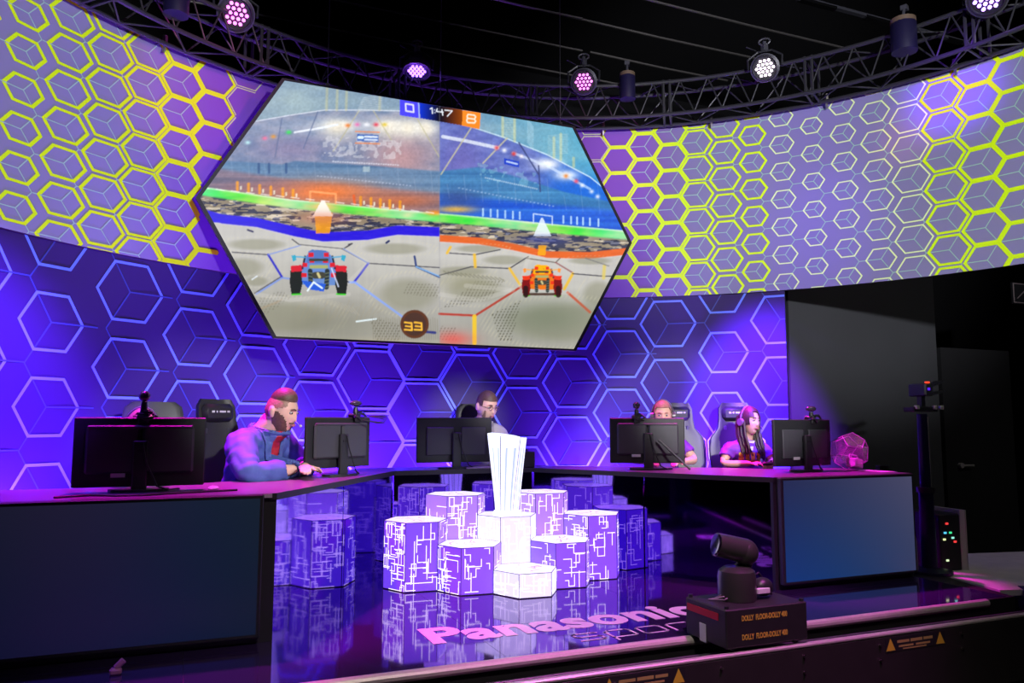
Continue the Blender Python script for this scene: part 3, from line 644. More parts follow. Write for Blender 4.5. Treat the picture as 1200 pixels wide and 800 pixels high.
for k in range(30):
    x = 436+k*2.6; line_([(x, 372+(k % 3)), (x+1, 398)], .9, (120, 112, 92), .35*(1 if x < 512 else 0))
for k in range(14):
    line_([(519+k*5, 318+k*.6), (525+k*5, 322+k*.6)], 1.2, (110, 108, 90), .5); line_([(360+k*4, 343+k*1.3), (368+k*4, 350+k*1.5)], 1.2, (185, 180, 165), .35); line_([(330-k*4, 351+k*1.6), (323-k*4, 356+k*1.6)], 1.2, (175, 150, 120), .4)
# vehicles on the picture
def car(cx, cy, s, body, trim, wheel, low_, flame):
    P = lambda pts: [(cx+x*s, cy+y*s) for x, y in pts]
    poly_(P([(-27, 6), (-14, -22), (14, -22), (28, 8), (22, 14), (-22, 13)]), body)
    poly_(P([(-12, -26), (-8, -28), (8, -27), (12, -25), (15, -12), (-15, -12)]), trim)
    for sx in (-1, 1):
        poly_(P([(sx*33, -4), (sx*20, -5), (sx*19, 12), (sx*22, 25), (sx*32, 24), (sx*34, 10)]), wheel)
        line_(P([(sx*21, 24), (sx*31, 24.5)]), 1.8*s, (60, 220, 40), .9); poly_(P([(sx*33, -9), (sx*20, -10), (sx*19, -3), (sx*32, -2)]), low_)
        line_(P([(sx*16, -20), (sx*19, -6)]), 2.2*s, (40, 40, 60)); line_(P([(sx*10, -3), (sx*9, 16)]), 5.5*s, (45, 55, 60)); 
        for j in range(5): line_(P([(sx*12, -1+j*4), (sx*7, 0+j*4)]), 1*s, (130, 140, 110), .8)
        line_(P([(sx*30, -20), (sx*16, -19)]), 1.6*s, (90, 170, 210) if flame else (250, 170, 60)); poly_(P([(sx*27, -22), (sx*32, -21), (sx*30, -14), (sx*26, -16)]), (60, 170, 200) if flame else (245, 150, 60))
        for xx, yy in ((8, -15), (16, -10), (17, 2), (9, -22)): poly_(P([(sx*xx-3, yy-2.5), (sx*xx+3, yy-2.5), (sx*xx+3, yy+2.5), (sx*xx-3, yy+2.5)]), low_)
    line_(P([(-10, -16), (10, -16)]), 3*s, (60, 70, 60)); line_(P([(-9, -8), (9, -8)]), 4*s, (170, 175, 110)); line_(P([(-4, 2), (4, 2)]), 8*s, (70, 70, 60)); line_(P([(-1, 0), (1, 4)]), 3*s, (210, 200, 140))
    if flame:
        poly_(P([(-20, 8), (-6, 10), (8, 12), (6, 21), (-8, 19), (-14, 16)]), (45, 95, 215)); line_(P([(-13, 20), (-6, 10), (4, 17)]), 2, (235, 250, 255)); line_(P([(15, -6), (23, 15)]), 1.6, (215, 225, 255), .9)
car(373, 321, 1.0, (105, 140, 205), (85, 120, 190), (38, 42, 40), (215, 40, 55), True)
car(634, 330, .70, (235, 120, 30), (250, 180, 20), (130, 25, 25), (235, 60, 30), False)
for sx in (-1, 1): line_([(634+sx*19, 338), (634+sx*19, 346)], 6, (45, 25, 25), .9)
line_([(620, 345), (648, 345)], 3, (60, 35, 25), .8)
# scoreboard and boost dial
poly_([(468, 117.5), (489.5, 121), (490.5, 139.5), (468, 136)], (78, 72, 250)); line_([(489.6, 121), (490.5, 139)], 1.2, (170, 190, 255))
pm = pmask([(490.5, 121), (541, 129.5), (540.5, 148), (491.5, 139.5)]); tt = np.clip((GX-491)/50, 0, 1)
c1 = np.stack([np.interp(tt, [0, .25, .45, .75, 1], [20, 20, 15, 90, 150]), np.interp(tt, [0, .25, .45, .75, 1], [55, 35, 15, 40, 70]), np.interp(tt, [0, .25, .45, .75, 1], [215, 130, 35, 20, 15])], -1); blend(pm, c1)
poly_([(541, 130), (562.5, 133), (561, 152.5), (540.5, 148)], (248, 140, 40))
line_([(474.5, 122.5), (483.5, 124), (484, 132.5), (475, 131), (474.5, 122.5)], 1.7, (235, 235, 255))
for pts in ([(503.5, 128.5), (505.5, 127.5), (506, 134)], [(511.5, 128.5), (510.5, 131.5), (518.5, 132.5)], [(517, 129.5), (518, 136)], [(520.5, 130), (529, 131), (523.5, 137)]): line_(pts, 1.4, (235, 240, 250))
glow(508.5, 129.8, .8, .8, (235, 240, 250), 1); glow(508.8, 133, .8, .8, (235, 240, 250), 1)
line_([(547.5, 135), (555, 136), (556.5, 138), (555, 140.5), (547, 139.5), (546.5, 137), (547.5, 135)], 1.7, (255, 235, 215)); line_([(547, 139.5), (546, 142), (547, 144.5), (555, 145), (556.5, 143), (555, 140.5)], 1.7, (255, 235, 215))
m = np.clip((17-np.hypot(GX-485, GY-380))*1.2, 0, 1); blend(m*.92, (70, 44, 32)); m = np.clip(2-np.abs(np.hypot(GX-485, GY-380)-15), 0, 1); blend(m*.6, (110, 60, 30))
for ox in (473.5, 485): line_([(ox, 378), (ox+8, 378.8), (ox+8.5, 387), (ox, 386.4)], 2, (250, 190, 60)); line_([(ox+1, 382.3), (ox+8, 383)], 1.8, (250, 190, 60))
line_([(514.3, 120), (514.3, 404)], .8, (150, 150, 160), .5)
IMG = np.clip(IMG, 0, 255)/255; IMGL = np.where(IMG <= .04045, IMG/12.92, ((IMG+.055)/1.055)**2.4)
scr = thing('hexagon_video_screen', 'large hexagonal screen showing a split-view car football game', 'screen', (XC, SY, ZC))
NXg, NZg = 540, 330
zz = np.linspace(-HH, HH, NZg+1); uu = np.linspace(-1, 1, NXg+1)
half = HTW+(HW-HTW)*(1-np.abs(zz)/HH)
VX = uu[None, :]*half[:, None]; VZ = np.repeat(zz[:, None], NXg+1, 1)
P3 = np.stack([VX+XC, np.full_like(VX, SY), VZ+ZC-CH], -1)
dep = P3@np.array(cF); PXx = 600+FPX*(P3@np.array(r2))/dep; PYy = 400-FPX*(P3@np.array(u2))/dep
fx = np.clip((PXx-225)*CS, 0, CW-1.01); fy = np.clip((PYy-85)*CS, 0, CHH-1.01); ix = fx.astype(int); iy = fy.astype(int); tx = (fx-ix)[..., None]; ty = (fy-iy)[..., None]
CV = (IMGL[iy, ix]*(1-tx)+IMGL[iy, ix+1]*tx)*(1-ty)+(IMGL[iy+1, ix]*(1-tx)+IMGL[iy+1, ix+1]*tx)*ty
me = bpy.data.meshes.new('display'); nv = (NXg+1)*(NZg+1); me.vertices.add(nv)
me.vertices.foreach_set('co', np.stack([VX, np.zeros_like(VX)-.022, VZ], -1).astype(np.float32).ravel())
J, I = np.meshgrid(np.arange(NZg), np.arange(NXg), indexing='ij'); a = (J*(NXg+1)+I).ravel()
quads = np.stack([a, a+1, a+NXg+2, a+NXg+1], -1).astype(np.int32); nf = len(quads)
me.loops.add(nf*4); me.loops.foreach_set('vertex_index', quads.ravel()); me.polygons.add(nf); me.polygons.foreach_set('loop_start', np.arange(nf, dtype=np.int32)*4); me.update(calc_edges=True)
at = me.color_attributes.new('print', 'FLOAT_COLOR', 'POINT'); at.data.foreach_set('color', np.concatenate([CV, np.ones((*CV.shape[:2], 1))], -1).astype(np.float32).ravel())
me.materials.append(mat('led_picture', (.01, .01, .01), rough=.4, attr='emit', es=1.1, spec=.2)); link('display', me, scr)
hexp = [(-HW, 0), (-HTW, -HH), (HTW, -HH), (HW, 0), (HTW, HH), (-HTW, HH)]
q = MB(); ko = 1.012
vo = [(x*ko, z*ko) for x, z in hexp]; n = 6
q.add([(x, .03, z) for x, z in vo]+[(x, -.03, z) for x, z in vo]+[(x*.996, -.03, z*.996) for x, z in hexp]+[(x*.996, -.018, z*.996) for x, z in hexp],
      [tuple(range(6))]+[(i, (i+1) % 6, 6+(i+1) % 6, 6+i) for i in range(6)]+[(6+i, 6+(i+1) % 6, 12+(i+1) % 6, 12+i) for i in range(6)]+[(12+i, 12+(i+1) % 6, 18+(i+1) % 6, 18+i) for i in range(6)])
q.build('bezel', m_black, scr)
for x, lb in ((-.98, 'thin steel wire hanging to the upper left corner of the screen'), (.02, 'thin steel wire hanging to the middle of the screen top'), (1.22, 'thin steel wire hanging to the upper right end of the screen')):
    q = MB(); q.tube([(XC+x, SY+.01, ZC+HH+.01), (XC+x, SY+.01, 7.1)], .004); q.build('hanging_wire', m_steel, label=lb, category='wire', group='wires holding the screen')
    q = MB(); q.box((x, .01, HH+.02), (.03, .03, .05)); q.build('hanging_lug', m_bolt, scr)

# ------------------------------------------------------------------ glowing hexagon columns and trophy
SID = .225; ROT = math.radians(-4.5)
P3near = Vector((2.048, 4.747))
def hloc(i, j):   # honeycomb coordinates: column i (stage right positive), row step j
    v = Vector((1.5*SID*i*.985, .866*SID*(j)*1.03)); v.rotate(Matrix.Rotation(ROT, 2)); return v
c3 = P3near+Vector((SID/2*math.cos(ROT)-.866*SID*math.sin(ROT), SID/2*math.sin(ROT)+.866*SID*math.cos(ROT)))
m_trimk = mat('column_edge', (.02, .02, .05), rough=.4)
def colmat(nm, c, es, rough=.25): return mat(nm, (.25, .2, .4), rough=rough, emit=c, es=es)
m_viol = colmat('acrylic_violet', rgb(100, 54, 232), 1.05); m_viol2 = colmat('acrylic_violet_pale', rgb(150, 105, 245), 1.05)
m_wht = colmat('acrylic_white', rgb(226, 222, 255), 1.12); m_top = colmat('acrylic_top', rgb(236, 226, 255), 1.15)
m_circ = colmat('circuit_white', rgb(250, 240, 255), 1.5); m_circ2 = colmat('circuit_violet', rgb(170, 140, 250), 1.0)
def circuit(q, p0, ux, h, w, dens, m=0, lw=.0048):
    n = Vector((ux.y, -ux.x)); 
    for _ in range(int(dens*w*h*105)):
        u = random.uniform(.02, w-.02); z = random.uniform(.02, h-.02)
        for _s in range(random.randint(2, 5)):
            if random.random() < .5: du, dz = random.choice((-1, 1))*random.uniform(.02, .07), 0
            else: du, dz = 0, random.choice((-1, 1))*random.uniform(.03, .10)
            u1 = min(max(u+du, .006), w-.006); z1 = min(max(z+dz, .008), h-.008)
            a0, a1 = sorted((u, u1)); b0, b1 = sorted((z, z1)); a0 -= lw/2; a1 += lw/2; b0 -= lw/2; b1 += lw/2
            off = .0015
            vs = [Vector((*(p0+ux*a+n*off), b)) for a, b in ((a0, b0), (a1, b0), (a1, b1), (a0, b1))]
            q.add(vs, [(0, 1, 2, 3)], m); u, z = u1, z1
def column(i, j, h, label, side, dens=(1, 1), top=m_top):
    p = c3+hloc(i, j); o = thing('hexagon_column', label, 'display stand', (p.x, p.y, 0), ROT, group='glowing hexagon columns')
    s = SID*.992; V = [Vector((s*math.cos(a), s*math.sin(a))) for a in np.radians([180, 240, 300, 0, 60, 120])]
    q = MB(); q.prism([tuple(v) for v in V], .006, h, 0, mt=1); q.build('shell', [side, top], o)
    q = MB()
    for k in range(6):
        a, b = V[k], V[(k+1) % 6]; ux = (b-a).normalized(); w = (b-a).length
        circuit(q, a, ux, h, w, dens[0] if k == 0 else dens[1], 0)
    q.build('circuit_pattern', [m_circ], o, smooth='flatnormals', kind='stuff')
    q = MB()
    for _ in range(14):
        a = random.uniform(0, 2*PI); r0 = random.uniform(.02, .13); r1 = random.uniform(.02, .15); a1 = a+random.uniform(-.8, .8)
        ribbon(q, [(r0*math.cos(a), r0*math.sin(a)), (r1*math.cos(a), r1*math.sin(a)), (r1*math.cos(a1), r1*math.sin(a1))], .008, h+.0015)
    q.build('top_pattern', [m_circ2], o, smooth='flatnormals', kind='stuff')
    q = MB()
    for k in range(6):
        a, b = V[k]*1.001, V[(k+1) % 6]*1.001
        q.tube([(*a, 0), (*a, h)], .0022, n=4); q.tube([(*a, h), (*b, h)], .0022, n=4); q.tube([(*a, .003), (*b, .003)], .004, n=4)
    q.build('edge_trim', m_trimk, o)
    return p
column(0, 0, .155, 'lowest glowing white hexagon column at the very front of the trophy display', m_wht, (3, 2.5))
column(-1, 1, .305, 'glowing violet column just left of the lowest white one', m_viol, (3.2, 1.4))
column(1, 1, .305, 'glowing violet column just right of the lowest white one', m_viol, (1.6, 1.3))
column(-2, 2, .455, 'glowing violet column at the left end of the trophy display', m_viol, (3.8, 1.5))
column(2, 2, .455, 'glowing violet column at the right end of the trophy display', m_viol, (3.0, 1.3))
pt = column(0, 2, .47, 'white glowing column under the trophy', m_wht, (2.4, 2.2), m_wht)
column(-1, 3, .605, 'tall pale column behind and left of the trophy', m_viol2, (1.5, 2.2))
column(1, 3, .605, 'tall pale column behind and right of the trophy', m_viol2, (1.5, 1.6))
m_tro = mat('frosted_trophy', (.8, .85, .95), rough=.15, emit=rgb(235, 245, 255), es=1.1)
m_tro2 = mat('trophy_groove', (.1, .12, .2), rough=.2, emit=rgb(205, 222, 250), es=.95)
m_tro3 = mat('trophy_line', (.02, .02, .06), rough=.2, emit=rgb(40, 40, 90), es=.4)
tro = thing('trophy', 'tall white illuminated flared trophy on the central column', 'trophy', (pt.x, pt.y, .47), math.radians(10))
NTT = 48; levels = 40; vs = []; fs = []; mi = []
def trr(t): return .072+.055*t**1.15
q = MB()
for L in range(levels+1):
    t = L/levels; z = .56*t; r = trr(t); tw = .22*t
    for k in range(NTT):
        a = 2*PI*k/NTT; b = a+tw; hexf = 1/ (math.cos(((a+PI/6) % (PI/3))-PI/6))
        fl = 1+.03*math.cos(a*12)*(1-t*.4)
        rr = r*.92*hexf*fl; zt = z+(.022*math.cos(b-2.2) if L == levels else 0)*1
        vs.append((rr*math.cos(b)*1.12, rr*math.sin(b)*.95, zt))
for L in range(levels):
    for k in range(NTT):
        fs.append((L*NTT+k, L*NTT+(k+1) % NTT, (L+1)*NTT+(k+1) % NTT, (L+1)*NTT+k)); mi.append(1 if k % 4 == 2 and L < levels-6 else 0)
fs.append(tuple(levels*NTT+k for k in range(NTT))); mi.append(0); fs.append(tuple(range(NTT))[::-1]); mi.append(0)
q.add(vs, fs); q.m = mi; q.build('trophy_body', [m_tro, m_tro2], tro, smooth=True)
q = MB()
for ph in (.0, PI/3, 2*PI/3, PI, 4*PI/3, 5*PI/3):
    pts = []
    for L in range(0, levels+1, 4):
        t = L/levels; b = ph+PI/6+.22*t; r = trr(t)*.92*1.175; pts.append((r*math.cos(b)*1.12, r*math.sin(b)*.95, .56*t))
    q.tube(pts, .0022, n=4)
q.build('edge_line', m_tro3, tro)
q = MB(); q.cyl((0, 0, 0), (0, 0, .025), .105, .095, n=24); q.build('trophy_base', m_tro, tro)

# ------------------------------------------------------------------ curved desk
DZ = .755; TH = .035
F = [(-1.6, 4.337), (.485, 4.337), (1.53, 5.95), (2.69, 5.95), (3.775, 4.337), (5.08, 4.337)]
B = [(-1.75, 5.06), (-.10, 5.06), (.34, 5.32), (.92, 5.84), (1.35, 6.36), (2.62, 6.40), (3.24, 6.03), (4.19, 5.40), (4.55, 5.06), (5.08, 5.06)]
desk = thing('curved_desk', 'long faceted black desk curving around the back of the stage', 'desk')
q = MB(); q.prism(F+B[::-1], DZ-TH, DZ, 1, mt=0); q.build('desk_top', [m_desk, m_black], desk)
def panel(a, b, z0, z1, th, m, name, par=desk, inset=.0):
    a = Vector(a); b = Vector(b); d = (b-a).normalized(); n = Vector((-d.y, d.x)); c = (a+b)/2+n*(th/2+inset)
    q = MB(); q.box((c.x, c.y, (z0+z1)/2), ((b-a).length, th, z1-z0), rz=math.atan2(d.y, d.x)); return q.build(name, m, par)
panel((-1.6, 4.345), (.485, 4.345), .0, DZ-TH, .03, m_black, 'front_panel')
panel((3.775, 4.345), (5.06, 4.345), .0, DZ-TH, .03, m_black, 'front_panel')
def lerp(a, b, t): return (a[0]+(b[0]-a[0])*t, a[1]+(b[1]-a[1])*t)
panel(lerp(F[1], F[2], .0), lerp(F[1], F[2], .497), .0, DZ-TH, .02, m_mirror, 'mirror_panel', inset=.02)
panel(lerp(F[1], F[2], .503), lerp(F[1], F[2], 1), .0, DZ-TH, .02, m_mirror, 'mirror_panel', inset=.02)
panel(F[2], F[3], .0, DZ-TH, .02, m_mirror, 'mirror_panel', inset=.02)
panel(lerp(F[3], F[4], .0), lerp(F[3], F[4], .497), .0, DZ-TH, .02, m_mirror, 'mirror_panel', inset=.02)
panel(lerp(F[3], F[4], .503), lerp(F[3], F[4], 1), .0, DZ-TH, .02, m_mirror, 'mirror_panel', inset=.02)
panel((5.05, 4.34), (5.05, 5.05), .0, DZ-TH, .03, m_black, 'side_panel')
m_edge = mat('desk_edge_strip', (.45, .35, .45), rough=.3)
for a, b in ((-1.6, -.45), (-.28, .46)): q = MB(); q.box(((a+b)/2, 4.332, DZ-.012), (b-a, .012, .02)); q.build('edge_strip', m_edge, desk)
# front displays
def front_tv(xc, label, colr, es):
    o = thing('desk_display', label, 'screen', (xc, 4.31, .395))
    q = MB(); q.box((0, .004, 0), (1.25, .045, .72), bev=.006); q.build('bezel', m_blackp, o)
    me = bpy.data.meshes.new('screen_panel'); vs = []; cols = []; n = 24
    for i in range(n+1):
        for j in range(n+1):
            u, v = i/n, j/n; vs.append(((u-.5)*1.21, -.0195, (v-.5)*.68)); c = colr(u, v); cols.append((*rgb(*c), 1))
    fs = [(i*(n+1)+j, (i+1)*(n+1)+j, (i+1)*(n+1)+j+1, i*(n+1)+j+1) for i in range(n) for j in range(n)]
    me.from_pydata(vs, [], fs); at = me.color_attributes.new('print', 'FLOAT_COLOR', 'POINT'); at.data.foreach_set('color', np.array(cols, dtype=np.float32).ravel())
    me.materials.append(mat('lcd_glow', (.01, .01, .015), rough=.3, attr='emit', es=es*.9, spec=.4)); link('screen_panel', me, o); return o
front_tv(.397-.605-.0, 'wide dark blue screen on the front of the desk at left', lambda u, v: (14+10*v+6*math.sin(u*5), 18+8*v+5*u, 46+8*math.sin(u*3)), 1.0)
front_tv(3.819+.605, 'grey-blue glowing screen on the front of the desk at right', lambda u, v: tuple((1-u)*((1-v)*a+v*b)+u*((1-v)*c+v*d) for a, b, c, d in ((6, 36, 52, 74), (52, 44, 62, 74), (118, 84, 98, 104))), 1.0)
# small loose fitting on the floor by the left screen
q = MB(); q.box((-.22, 4.05, .015), (.05, .04, .03), bev=.008); q.cyl((-.22, 4.05, .03), (-.19, 4.05, .06), .014); q.build('floor_clip', mat('pink_clip', (.4, .15, .3), rough=.4), label='small pinkish cable clip on the floor below the left desk screen', category='clip')

# ------------------------------------------------------------------ monitors and webcams
def monitor(x, y, rz, w, h, zc, label, style='bump', sticker=True, post=.0, game=(40, 60, 110)):
    o = thing('monitor', label, 'monitor', (x, y, DZ), rz)
    z = zc-DZ; bt = .028
    q = MB(); q.box((0, .02, z), (w, bt, h), bev=.006); q.build('housing', m_blackp, o)
    q = MB(); q.box((0, .036, z), (w-.02, .004, h-.025)); q.build('screen_panel', mat('lcd', rgb(20, 20, 30), rough=.2, emit=rgb(*game), es=1.2), o)
    q = MB()
    if style == 'bump':
        for sx in (-1, 1): q.box((sx*w*.21, -.006, z+.01), (w*.40, .03, h*.68), bev=.012)
        q.build('rear_cover', m_greyp, o)
        q = MB(); q.box((0, -.018, z+h*.36), (w*.80, .02, .018), bev=.006); q.build('rear_ridge', m_silver if w > .66 else m_greyp, o)
    else:
        q.box((-w*.2, -.002, z-.01), (w*.36, .02, h*.62), bev=.006); q.box((w*.24, -.002, z-.01), (w*.33, .02, h*.62), bev=.006); q.build('rear_cover', m_greyp, o)
    q = MB(); q.box((0, -.035, z*.5+.02), (.075, .03, z+h*.22), bev=.006); q.build('stand_column', m_blackp, o)
    q = MB(); q.prism([(.15*math.cos(a), .09*math.sin(a)-.01) for a in np.linspace(0, 2*PI, 20)[:-1]], 0.0005, .014); q.build('stand_base', m_blackp, o)
    q = MB(); q.box((0, -.052, z+.01), (.035, .004, .016)); q.build('cable_slot', m_black, o)
    if sticker:
        q = MB(); q.box((-w*.16, -.024 if style == 'bump' else -.014, z-h*.33), (.07, .002, .022)); q.build('sticker', m_white, o)
    q = MB(); q.tube([(.01, -.055, z+.05), (.03, -.065, z-.05), (.09 if post == 0 else post, -.07, .03), (.14, -.05, .008), (.2, .03, .006)], .005); q.build('cable', m_cable, o)
    return o
def at(u, v, z):
    d = cF+r2*((u-600)/FPX)-u2*((v-400)/FPX); t = (z-CH)/d.z; return d.x*t, d.y*t
def aty(u, y):
    d = cF+r2*((u-600)/FPX); return d.x/d.y*y
monitor(-.19, 4.72, 0, .65, .37, .965, 'large black monitor back at far left in front of the hidden player', 'bump', True)
monitor(1.04, 5.58, math.radians(33), .60, .35, .985, 'black monitor seen angled right of the bearded man in the blue suit', 'bump', False)
monitor(2.06, 6.08, 0, .64, .36, .985, 'plain black monitor in front of the man with glasses', 'flat', False)
monitor(3.46, 5.42, math.radians(-23), .60, .36, .985, 'black monitor covering the face of the headset player at right', 'bump', True)
monitor(4.49, 4.80, math.radians(6), .63, .36, .975, 'black monitor in front of the woman with long dark hair', 'flat', True)
def webcam(x, y, z, rz, label, hi=.085, style=0):
    o = thing('webcam', label, 'camera', (x, y, z), rz)
    q = MB(); q.box((0, .01, .012), (.07, .07, .022), bev=.008); q.box((0, -.02, -.015), (.05, .016, .05), bev=.005); q.box((0, .045, -.01), (.05, .012, .035), bev=.004); q.build('clamp', m_blackp, o)
    q = MB(); q.cyl((0, 0, .02), (0, 0, hi-.02), .02, .015); q.build('neck', m_blackp, o)
    q = MB()
    if style == 0: q.ell((0, .0, hi+.01), (.030, .034, .030)); 
    else: q.ell((0, .0, hi+.005), (.052, .032, .022))
    q.build('camera_head', mat('webcam_gloss', (.03, .03, .04), rough=.15, spec=.8), o, smooth=True)
    q = MB(); q.cyl((0, .030, hi+.008), (0, .038, hi+.008), .013, .012); q.build('lens', m_lens, o)
    q = MB()
    for k in range(4): q.tube([(.0, -.02, .03), (.03+.01*k, -.05, .035-.01*k), (.05+.008*k, -.045, .0), (.02, -.04, -.03+.008*k), (-.02-.01*k, -.045, 0), (-.03, -.03, .02)], .0035)
    q.build('coiled_cable', m_cable, o)
    return o
webcam(-.185, 4.73, 1.155, 0, 'round webcam with coiled cable on the far left monitor', .10, 0)
webcam(1.16, 5.66, 1.165, math.radians(33), 'flat-topped webcam on the angled monitor beside the suited man', .09, 1)
webcam(3.38, 5.45, 1.165, math.radians(-23), 'small webcam with cables on the monitor hiding the headset player', .09, 0)
webcam(4.60, 4.83, 1.16, math.radians(10), 'magenta-lit webcam on the monitor before the woman', .075, 1)
q = MB()
for k, dx in enumerate((.15, .17, .19)): q.tube([(1.19+dx*.4, 5.62, 1.17), (1.2+dx, 5.6, 1.15+.012*k), (1.16+dx, 5.6, 1.12), (1.2, 5.58, 1.14)], .004)
q.build('spare_cable_loop', m_cable, label='loop of webcam cable hanging at the angled monitor top', category='cable')
# slim stick propped on the right monitor, box on the desk, mouse mats
q = MB(); q.tube([(3.5, 5.32, .99), (3.68, 5.16, .765)], .009); q.build('support_rod', m_blackp, label='thin black rod leaning against the back of the right monitor', category='rod')
bx = thing('equipment_box', 'low dark box with small knobs on the desk right of the trophy', 'box', (2.62, 6.05, DZ), 0)
q = MB(); q.box((0, 0, .065), (.20, .16, .13), bev=.006); q.build('case', m_blackp, bx)
for k in range(4): q = MB(); q.cyl((-.06+.04*k, 0, .13), (-.06+.04*k, 0, .155), .007); q.build('knob', m_greyp, bx)
q = MB(); q.box((2.26, 6.03, DZ+.006), (.28, .12, .01), bev=.003); q.build('keyboard', mat('pale_keyboard', (.35, .28, .38), rough=.4), label='pale thin keyboard on the desk between centre monitor and trophy', category='keyboard')
for (x, y, lb) in ((.18, 4.60, 'small pale mouse beside the far left monitor'),): 
    q = MB(); q.ell((x, y, DZ+.014), (.03, .05, .014)); q.build('computer_mouse', m_white, label=lb, category='mouse', smooth=True)
q = MB(); q.tube([(-.55, 4.42, DZ+.006), (-.4, 4.5, DZ+.006), (-.28, 4.42, DZ+.006), (-.15, 4.40, DZ+.006), (-.02, 4.46, DZ+.006), (.12, 4.5, DZ+.006), (.3, 4.55, DZ+.006)], .006); q.build('loose_cable', m_cable, label='black cable lying loose at the front of the left desk', category='cable')

# ------------------------------------------------------------------ acrylic dodecahedron with pink parcel
phi = (1+5**.5)/2
ico = [Vector(v).normalized() for v in [(0, s1, s2*phi) for s1 in (-1, 1) for s2 in (-1, 1)]+[(s1, s2*phi, 0) for s1 in (-1, 1) for s2 in (-1, 1)]+[(s2*phi, 0, s1) for s1 in (-1, 1) for s2 in (-1, 1)]]
dv = [Vector(v).normalized() for v in [(a, b, c) for a in (-1, 1) for b in (-1, 1) for c in (-1, 1)]+[(0, a/phi, b*phi) for a in (-1, 1) for b in (-1, 1)]+[(a/phi, b*phi, 0) for a in (-1, 1) for b in (-1, 1)]+[(b*phi, 0, a/phi) for a in (-1, 1) for b in (-1, 1)]]
Rr = ico[0].rotation_difference(Vector((0, 0, -1))).to_matrix(); Rr = rzm(.5)@Rr; R0 = .15
dv = [Rr@v*R0 for v in dv]; zmin = min(v.z for v in dv)
dx_, dy_ = at(1001, 551, DZ)
dod = thing('acrylic_case', 'clear twelve-sided acrylic case holding a pink box, right end of desk', 'case', (dx_-.02, dy_+.02, DZ-zmin+.003))
def glass(name, c=(1, 1, 1), al=.25, rough=.05):
    m = bpy.data.materials.new(name); m.use_nodes = True; nt = m.node_tree; nt.nodes.clear(); o = nt.nodes.new('ShaderNodeOutputMaterial')
    t = nt.nodes.new('ShaderNodeBsdfTransparent'); g = nt.nodes.new('ShaderNodeBsdfGlossy'); g.inputs['Roughness'].default_value = rough; g.inputs['Color'].default_value = (*c, 1)
    d = nt.nodes.new('ShaderNodeBsdfDiffuse'); d.inputs['Color'].default_value = (*c, 1); m1 = nt.nodes.new('ShaderNodeMixShader'); m1.inputs[0].default_value = .4
    nt.links.new(g.outputs[0], m1.inputs[1]); nt.links.new(d.outputs[0], m1.inputs[2]); mm_ = nt.nodes.new('ShaderNodeMixShader'); mm_.inputs[0].default_value = al
    nt.links.new(t.outputs[0], mm_.inputs[1]); nt.links.new(m1.outputs[0], mm_.inputs[2]); nt.links.new(mm_.outputs[0], o.inputs[0]); return m
m_acr = glass('clear_acrylic', (.8, .7, .85), .10); m_acre = mat('acrylic_edge', (.6, .45, .62), rough=.2, spec=.8)
for n_ in ico:
    nn = Rr@n_; face = sorted(dv, key=lambda v: -v.dot(nn))[:5]; c = sum(face, Vector())/5; a = (face[0]-c).normalized(); b = nn.cross(a)
    face = sorted(face, key=lambda v: math.atan2((v-c).dot(b), (v-c).dot(a)))
    q = MB(); k2 = [c+(v-c)*.985 for v in face]; q.add(k2+[v-nn*.003 for v in k2], [tuple(range(5)), tuple(range(9, 4, -1))]+[(i, 5+i, 5+(i+1) % 5, (i+1) % 5) for i in range(5)]); q.build('pane', m_acr, dod)
q = MB(); L = min((dv[0]-v).length for v in dv[1:])
for i in range(20):
    for j in range(i+1, 20):
        if (dv[i]-dv[j]).length < L*1.05: q.cyl(dv[i], dv[j], .003, n=5)
q.build('edge_frame', m_acre, dod)
gb = thing('pink_box', 'small pink box lying inside the clear acrylic case', 'box', (dx_, dy_, DZ+.012), .4)
q = MB(); q.box((.01, 0, .045), (.13, .09, .07), R=ry(.18), bev=.006); q.build('carton', mat('pink_card', (.8, .5, .72), rough=.5), gb)
q = MB(); q.box((-.065, -.02, .05), (.03, .05, .06), R=ry(.3), bev=.004); q.build('white_tag', m_white, gb)
ct = MB(); ct.tube([(dx_-.05, dy_, DZ+.10), (dx_-.02, dy_+.02, DZ+.125), (dx_+.02, dy_-.01, DZ+.115), (dx_+.05, dy_+.01, DZ+.10), (dx_+.02, dy_-.02, DZ+.095)], .006); ct.build('coiled_lead', m_white, label='pale coiled lead resting on the pink box in the case', category='cable')
q = MB(); q.box((5.0, 4.6, DZ+.003), (.14, .3, .004)); q.build('paper_sheet', m_white, label='white paper sheet at the right end of the desk', category='paper')

# ------------------------------------------------------------------ PTZ camera on its dolly
dl = thing('camera_dolly', 'black box dolly with yellow lettering riding on the track', 'camera dolly', (2.80, 3.46, -.01))
q = MB(); q.box((0, 0, .115), (.52, .34, .19), bev=.006); q.build('dolly_body', mat('dolly_black', (.016, .016, .017), rough=.5, noise=.3, nscale=20), dl)
m_yt = mat('yellow_print', (.5, .36, .04), rough=.6)
tm = text_mesh('DOLLY  FLOOR-DOLLY 400', .036, 'dolly_text', m_yt, offset=.0012)
for z in (.150, .058): t = link('printed_text', tm, dl); t.location = (-.165, -.171, z); t.rotation_euler = (PI/2, 0, 0); t.scale = (.66, 1, 1)
q = MB(); q.box((-.262, .02, .165), (.004, .26, .035)); q.build('red_stripe', mat('red_print', (.5, .01, .01), rough=.5), dl)
q = MB(); q.box((-.262, .02, .06), (.004, .05, .09)); q.build('port_plate', m_white, dl)
for (x, y) in ((-.24, -.15), (.24, -.15), (-.24, .15), (.24, .15)): q = MB(); q.cyl((x, y, .20), (x, y, .225), .012); q.build('corner_knob', m_blackp, dl)
